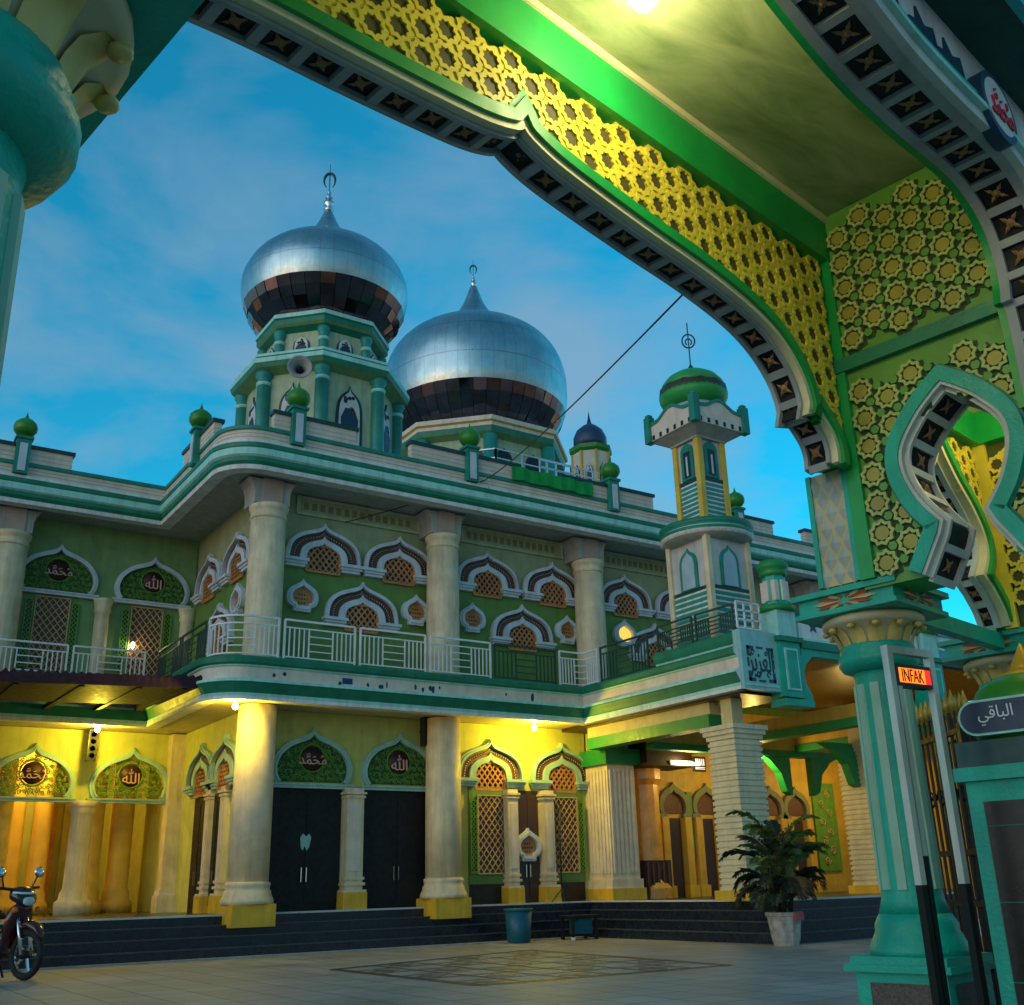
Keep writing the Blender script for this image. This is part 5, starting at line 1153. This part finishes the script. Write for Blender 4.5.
# LED sign frame
LF = GT(6.02,2.86,0,math.radians(-12)); t = thing('led_sign', 'metal frame with an orange lit LED display beside the gateway column', 'sign', LF)
g = MB(); w = .185
for x in (-w,w): g.box(x-.022,x+.022,-.022,.022,1.15,2.43,'frame_metal'); g.box(x-.022,x+.022,-.022,.022,0,1.15,'iron')
g.box(-w-.022,w+.022,-.024,.024,2.43,2.475,'frame_metal'); g.box(-w-.12,w+.12,-.2,.2,0,.04,'iron'); g.box(-w+.034,-w+.07,-.02,.02,1.3,2.25,'frame_metal'); g.box(-w+.034,-w+.07,-.02,.02,.04,1.3,'iron'); build('frame', g, t, LF)
g = MB(); g.box(-w+.03,w-.03,-.02,.05,2.24,2.37,'led_panel'); p = build('display', g, t, LF); rnd = random.Random(3)
tm, tw = text_mesh('INFAK', .075, .004, 'led_lit'); k = .19/tw; g = MB(); g.box(-.13,.10,-.0215,-.0205,2.262,2.348,'led_lit'); build('glow', g, p, LF); tm.v = [(v[0]*k,v[1],v[2]) for v in tm.v]; tm.mats = ['led_panel']; put('lettering', tm.mesh('lettering'), p, LF@T(-.015,-.024,2.305)); build('red_end', MB().box(.10,.15,-.0215,-.0205,2.262,2.348,'led_red'), p, LF)
# name pillar
PF = GT(6.845,2.515,0,math.radians(0)); t = thing('name_pillar', 'teal pillar with a green domed cap and a dark blue name plate', 'pillar', PF)
g = MB(); g.box(-.34,.34,-.34,.34,0,1.72,'gate_teal'); g.box(-.37,.37,-.37,.37,0,.12,'gate_teal'); g.box(-.385,.385,-.385,.385,1.72,1.80,'gate_teal'); build('body', g, t, PF)
g = MB()
for f in (0,1,2,3):
    c, s = math.cos(f*PI/2), math.sin(f*PI/2); 
    for z0, z1 in ((.2,.62),(.625,1.04),(1.045,1.46),(1.465,1.6)):
        v = [(x,y,z) for z in (z0,z1) for y in (-.347,-.34) for x in (-.25,.25)]; g.add([(x*c-y*s,x*s+y*c,z) for x,y,z in v], [(0,1,5,4),(0,4,6,2),(1,3,7,5),(4,5,7,6),(0,2,3,1)], 'granite_black')
build('granite_panel', g, t, PF)
g = MB(); g.box(-.36,.36,-.36,.36,1.80,1.95,'pillar_dark'); build('cap_slab', g, t, PF)
hd = build('dome', MB().lathe((0,0), [(.32,1.95),(.365,2.04),(.365,2.14),(.30,2.27),(.19,2.34),(.1,2.37)], 'ball_green', 32), t, PF); build('finial', MB().lathe((0,0), [(.16,2.33),(.17,2.36),(.09,2.38),(.09,2.4),(.075,2.42),(.0,2.56)], 'finial_gold', 16), t, PF)
def capsule(w, h, n=10): return [(w-h+h*math.cos(a), h*math.sin(a)) for a in [-PI/2+PI*i/n for i in range(n+1)]]+[(-(w-h)+h*math.cos(a), h*math.sin(a)) for a in [PI/2+PI*i/n for i in range(n+1)]]
g = MB(); g.prism([(x,2.08+z) for x,z in capsule(.30,.105)], -.385, -.2, 'mint'); g.prism([(x,2.08+z) for x,z in capsule(.285,.09)], -.392, -.385, 'cartouche'); PL = PF@Matrix.Rotation(-PI/2,4,'Z'); pl = build('name_plate', g, t, PL)
tm, tw = text_mesh('\ufef2\ufed7\ufe8e\ufe92\ufedf\ufe8d', .125, .004, 'white_trim'); put('lettering', tm.mesh('lettering'), pl, PL@T(-.07,-.392,2.085) @ Matrix.Diagonal((.85,1,.9,1)))
# folded iron gate leaf, cones, crate
IF = T(7.37,5.16,0,math.radians(57)); t = t_leaf = thing('iron_gate_leaf', 'black iron gate leaf with gold spearheads folded closest behind the gateway column', 'gate', IF, 'folded iron gate leaves'); g = MB()
for x in (-.5,.5): g.box(x-.03,x+.03,-.03,.03,.05,2.25,'iron')
for z in (.15,1.0,1.35,2.2): g.box(-.5,.5,-.022,.022,z-.02,z+.02,'iron')
build('frame', g, t, IF)
for k in range(9):
    x = -.4+k*.1; g = MB(); g.bar((x,0,.15),(x,0,2.35),.012,'iron',6); 
    if k%2: spiral(g, x+.03, 1.75, .09, 0, 1, 'iron', y=-.02, tr=.01); spiral(g, x+.03, .6, .09, 2, -1, 'iron', y=-.02, tr=.01)
    b = build('bar', g, t, IF); build('spearhead', MB().lathe((x,0),[(.012,2.35),(.035,2.4),(.0,2.52)],'iron_gold',8), b, IF)
def cone(x, y, s, label):
    t = thing('traffic_cone', label, 'cone', T(x,y)); build('base', MB().box(x-.2*s,x+.2*s,y-.2*s,y+.2*s,0,.04*s,'cone_orange'), t); build('cone', MB().lathe((x,y),[(.15*s,.04*s),(.115*s,.24*s),(.085*s,.42*s),(.03*s,.72*s),(.0,.73*s)],'cone_orange',24,['cone_orange','cone_white','cone_orange','cone_orange']), t)
cone(15.55,10.62,1.3,'orange traffic cone seen past the iron gate beside the teal pillar')
CF = GT(7.28,3.78,0,.2); t = thing('crate', 'dark brown crate on the ground beside the gateway column', 'crate', CF); g = MB(); g.box(-.28,.28,-.22,.22,0,.5,'crate_brown'); build('body', g, t, CF); g = MB()
for z in (.05,.2,.35): g.box(-.29,.29,-.235,-.22,z,z+.1,'crate_brown')
g.box(-.3,.3,-.24,.24,.5,.53,'crate_brown'); build('slats', g, t, CF)
dup(t_leaf, T(7.52,5.10,0,math.radians(50)), 'second black iron gate leaf folded against the first, nearer the teal pillar')
# ---------------------------------------------------------------- camera, sky, sun
cam = bpy.data.cameras.new('camera'); co = bpy.data.objects.new('camera', cam); COL.objects.link(co); S.camera = co
yaw, pit, rol = 0.589995469, 0.348342278, -0.0263186562
fw = Vector((math.sin(yaw)*math.cos(pit), math.cos(yaw)*math.cos(pit), math.sin(pit))); rt = Vector((math.cos(yaw),-math.sin(yaw),0)); up = rt.cross(fw)
r2 = rt*math.cos(rol)+up*math.sin(rol); u2 = up*math.cos(rol)-rt*math.sin(rol)
mw = Matrix((( r2.x,u2.x,-fw.x,0),(r2.y,u2.y,-fw.y,0),(r2.z,u2.z,-fw.z,1.2),(0,0,0,1))); co.matrix_world = mw
cam.sensor_width = 36; cam.sensor_fit = 'HORIZONTAL'; cam.lens = 1055.95/1024*36; cam.clip_start = .05; cam.clip_end = 2000
SUN_EL, SUN_AZ = math.radians(SUN_ELD), math.radians(SUN_AZD)     # azimuth clockwise from +Y, as seen from above
sd = Vector((math.sin(SUN_AZ)*math.cos(SUN_EL), math.cos(SUN_AZ)*math.cos(SUN_EL), math.sin(SUN_EL)))
sl = bpy.data.lights.new('sun','SUN'); sl.energy = SUN_E; sl.angle = math.radians(75); sl.color = SUN_C; so = bpy.data.objects.new('sun', sl); COL.objects.link(so); so.rotation_euler = (-sd).to_track_quat('-Z','Y').to_euler()
w = bpy.data.worlds.new('World'); S.world = w; w.use_nodes = True; nt = w.node_tree; N = nt.nodes; L = nt.links; bg = N['Background']
sky = N.new('ShaderNodeTexSky'); sky.sky_type = 'NISHITA'; sky.sun_disc = False; sky.sun_elevation = SUN_EL; sky.sun_rotation = SUN_AZ; sky.ozone_density = SKY_OZ; sky.air_density = SKY_AIR; sky.dust_density = SKY_DUST
tc_ = N.new('ShaderNodeTexCoord'); mp = N.new('ShaderNodeMapping'); mp.inputs['Scale'].default_value = (2.2,2.2,5.0); L.new(tc_.outputs['Generated'], mp.inputs['Vector'])
nz = N.new('ShaderNodeTexNoise'); nz.inputs['Scale'].default_value = 1.5; nz.inputs['Detail'].default_value = 7; nz.inputs['Roughness'].default_value = .55; nz.inputs['Distortion'].default_value = .3; L.new(mp.outputs[0], nz.inputs['Vector'])
rm = N.new('ShaderNodeMapRange'); rm.inputs['From Min'].default_value = .42; rm.inputs['From Max'].default_value = .64; rm.inputs['To Min'].default_value = .06; rm.inputs['To Max'].default_value = CLOUD; L.new(nz.outputs['Fac'], rm.inputs['Value'])
sz_ = N.new('ShaderNodeSeparateXYZ'); L.new(tc_.outputs['Generated'], sz_.inputs[0])
rh = N.new('ShaderNodeMapRange'); rh.inputs['From Min'].default_value = .15; rh.inputs['From Max'].default_value = .62; rh.inputs['To Min'].default_value = 1.2; rh.inputs['To Max'].default_value = .5; L.new(sz_.outputs['Z'], rh.inputs['Value'])
rc = N.new('ShaderNodeMath'); rc.operation = 'MULTIPLY'; rc.use_clamp = True; L.new(rm.outputs['Result'], rc.inputs[0]); L.new(rh.outputs['Result'], rc.inputs[1])
hs = N.new('ShaderNodeHueSaturation'); hs.inputs['Saturation'].default_value = SKY_SAT; hs.inputs['Hue'].default_value = SKY_HUE; L.new(sky.outputs[0], hs.inputs['Color'])
mx = N.new('ShaderNodeMix'); mx.data_type = 'RGBA'; L.new(rc.outputs[0], mx.inputs['Factor']); L.new(hs.outputs[0], mx.inputs['A']); mx.inputs['B'].default_value = CLOUD_C
nm = N.new('ShaderNodeVectorMath'); nm.operation = 'DOT_PRODUCT'; nm.inputs[1].default_value = GLOW_DIR; L.new(tc_.outputs['Generated'], nm.inputs[0])
gr = N.new('ShaderNodeMapRange'); gr.interpolation_type = 'SMOOTHSTEP'; gr.inputs['From Min'].default_value = GLOW[0]; gr.inputs['From Max'].default_value = GLOW[1]; gr.inputs['To Min'].default_value = GLOW[2]; gr.inputs['To Max'].default_value = GLOW[3]; L.new(nm.outputs['Value'], gr.inputs['Value'])
ml = N.new('ShaderNodeVectorMath'); ml.operation = 'SCALE'; L.new(mx.outputs['Result'], ml.inputs[0]); L.new(gr.outputs['Result'], ml.inputs['Scale'])   # the bright side of the twilight
L.new(ml.outputs[0], bg.inputs['Color']); bg.inputs['Strength'].default_value = SKY_STR
S.view_settings.view_transform = 'Standard'; S.view_settings.look = 'None'; S.view_settings.exposure = EXPO; S.view_settings.gamma = 1
S.cycles.max_bounces = 8; S.cycles.sample_clamp_indirect = 4.0
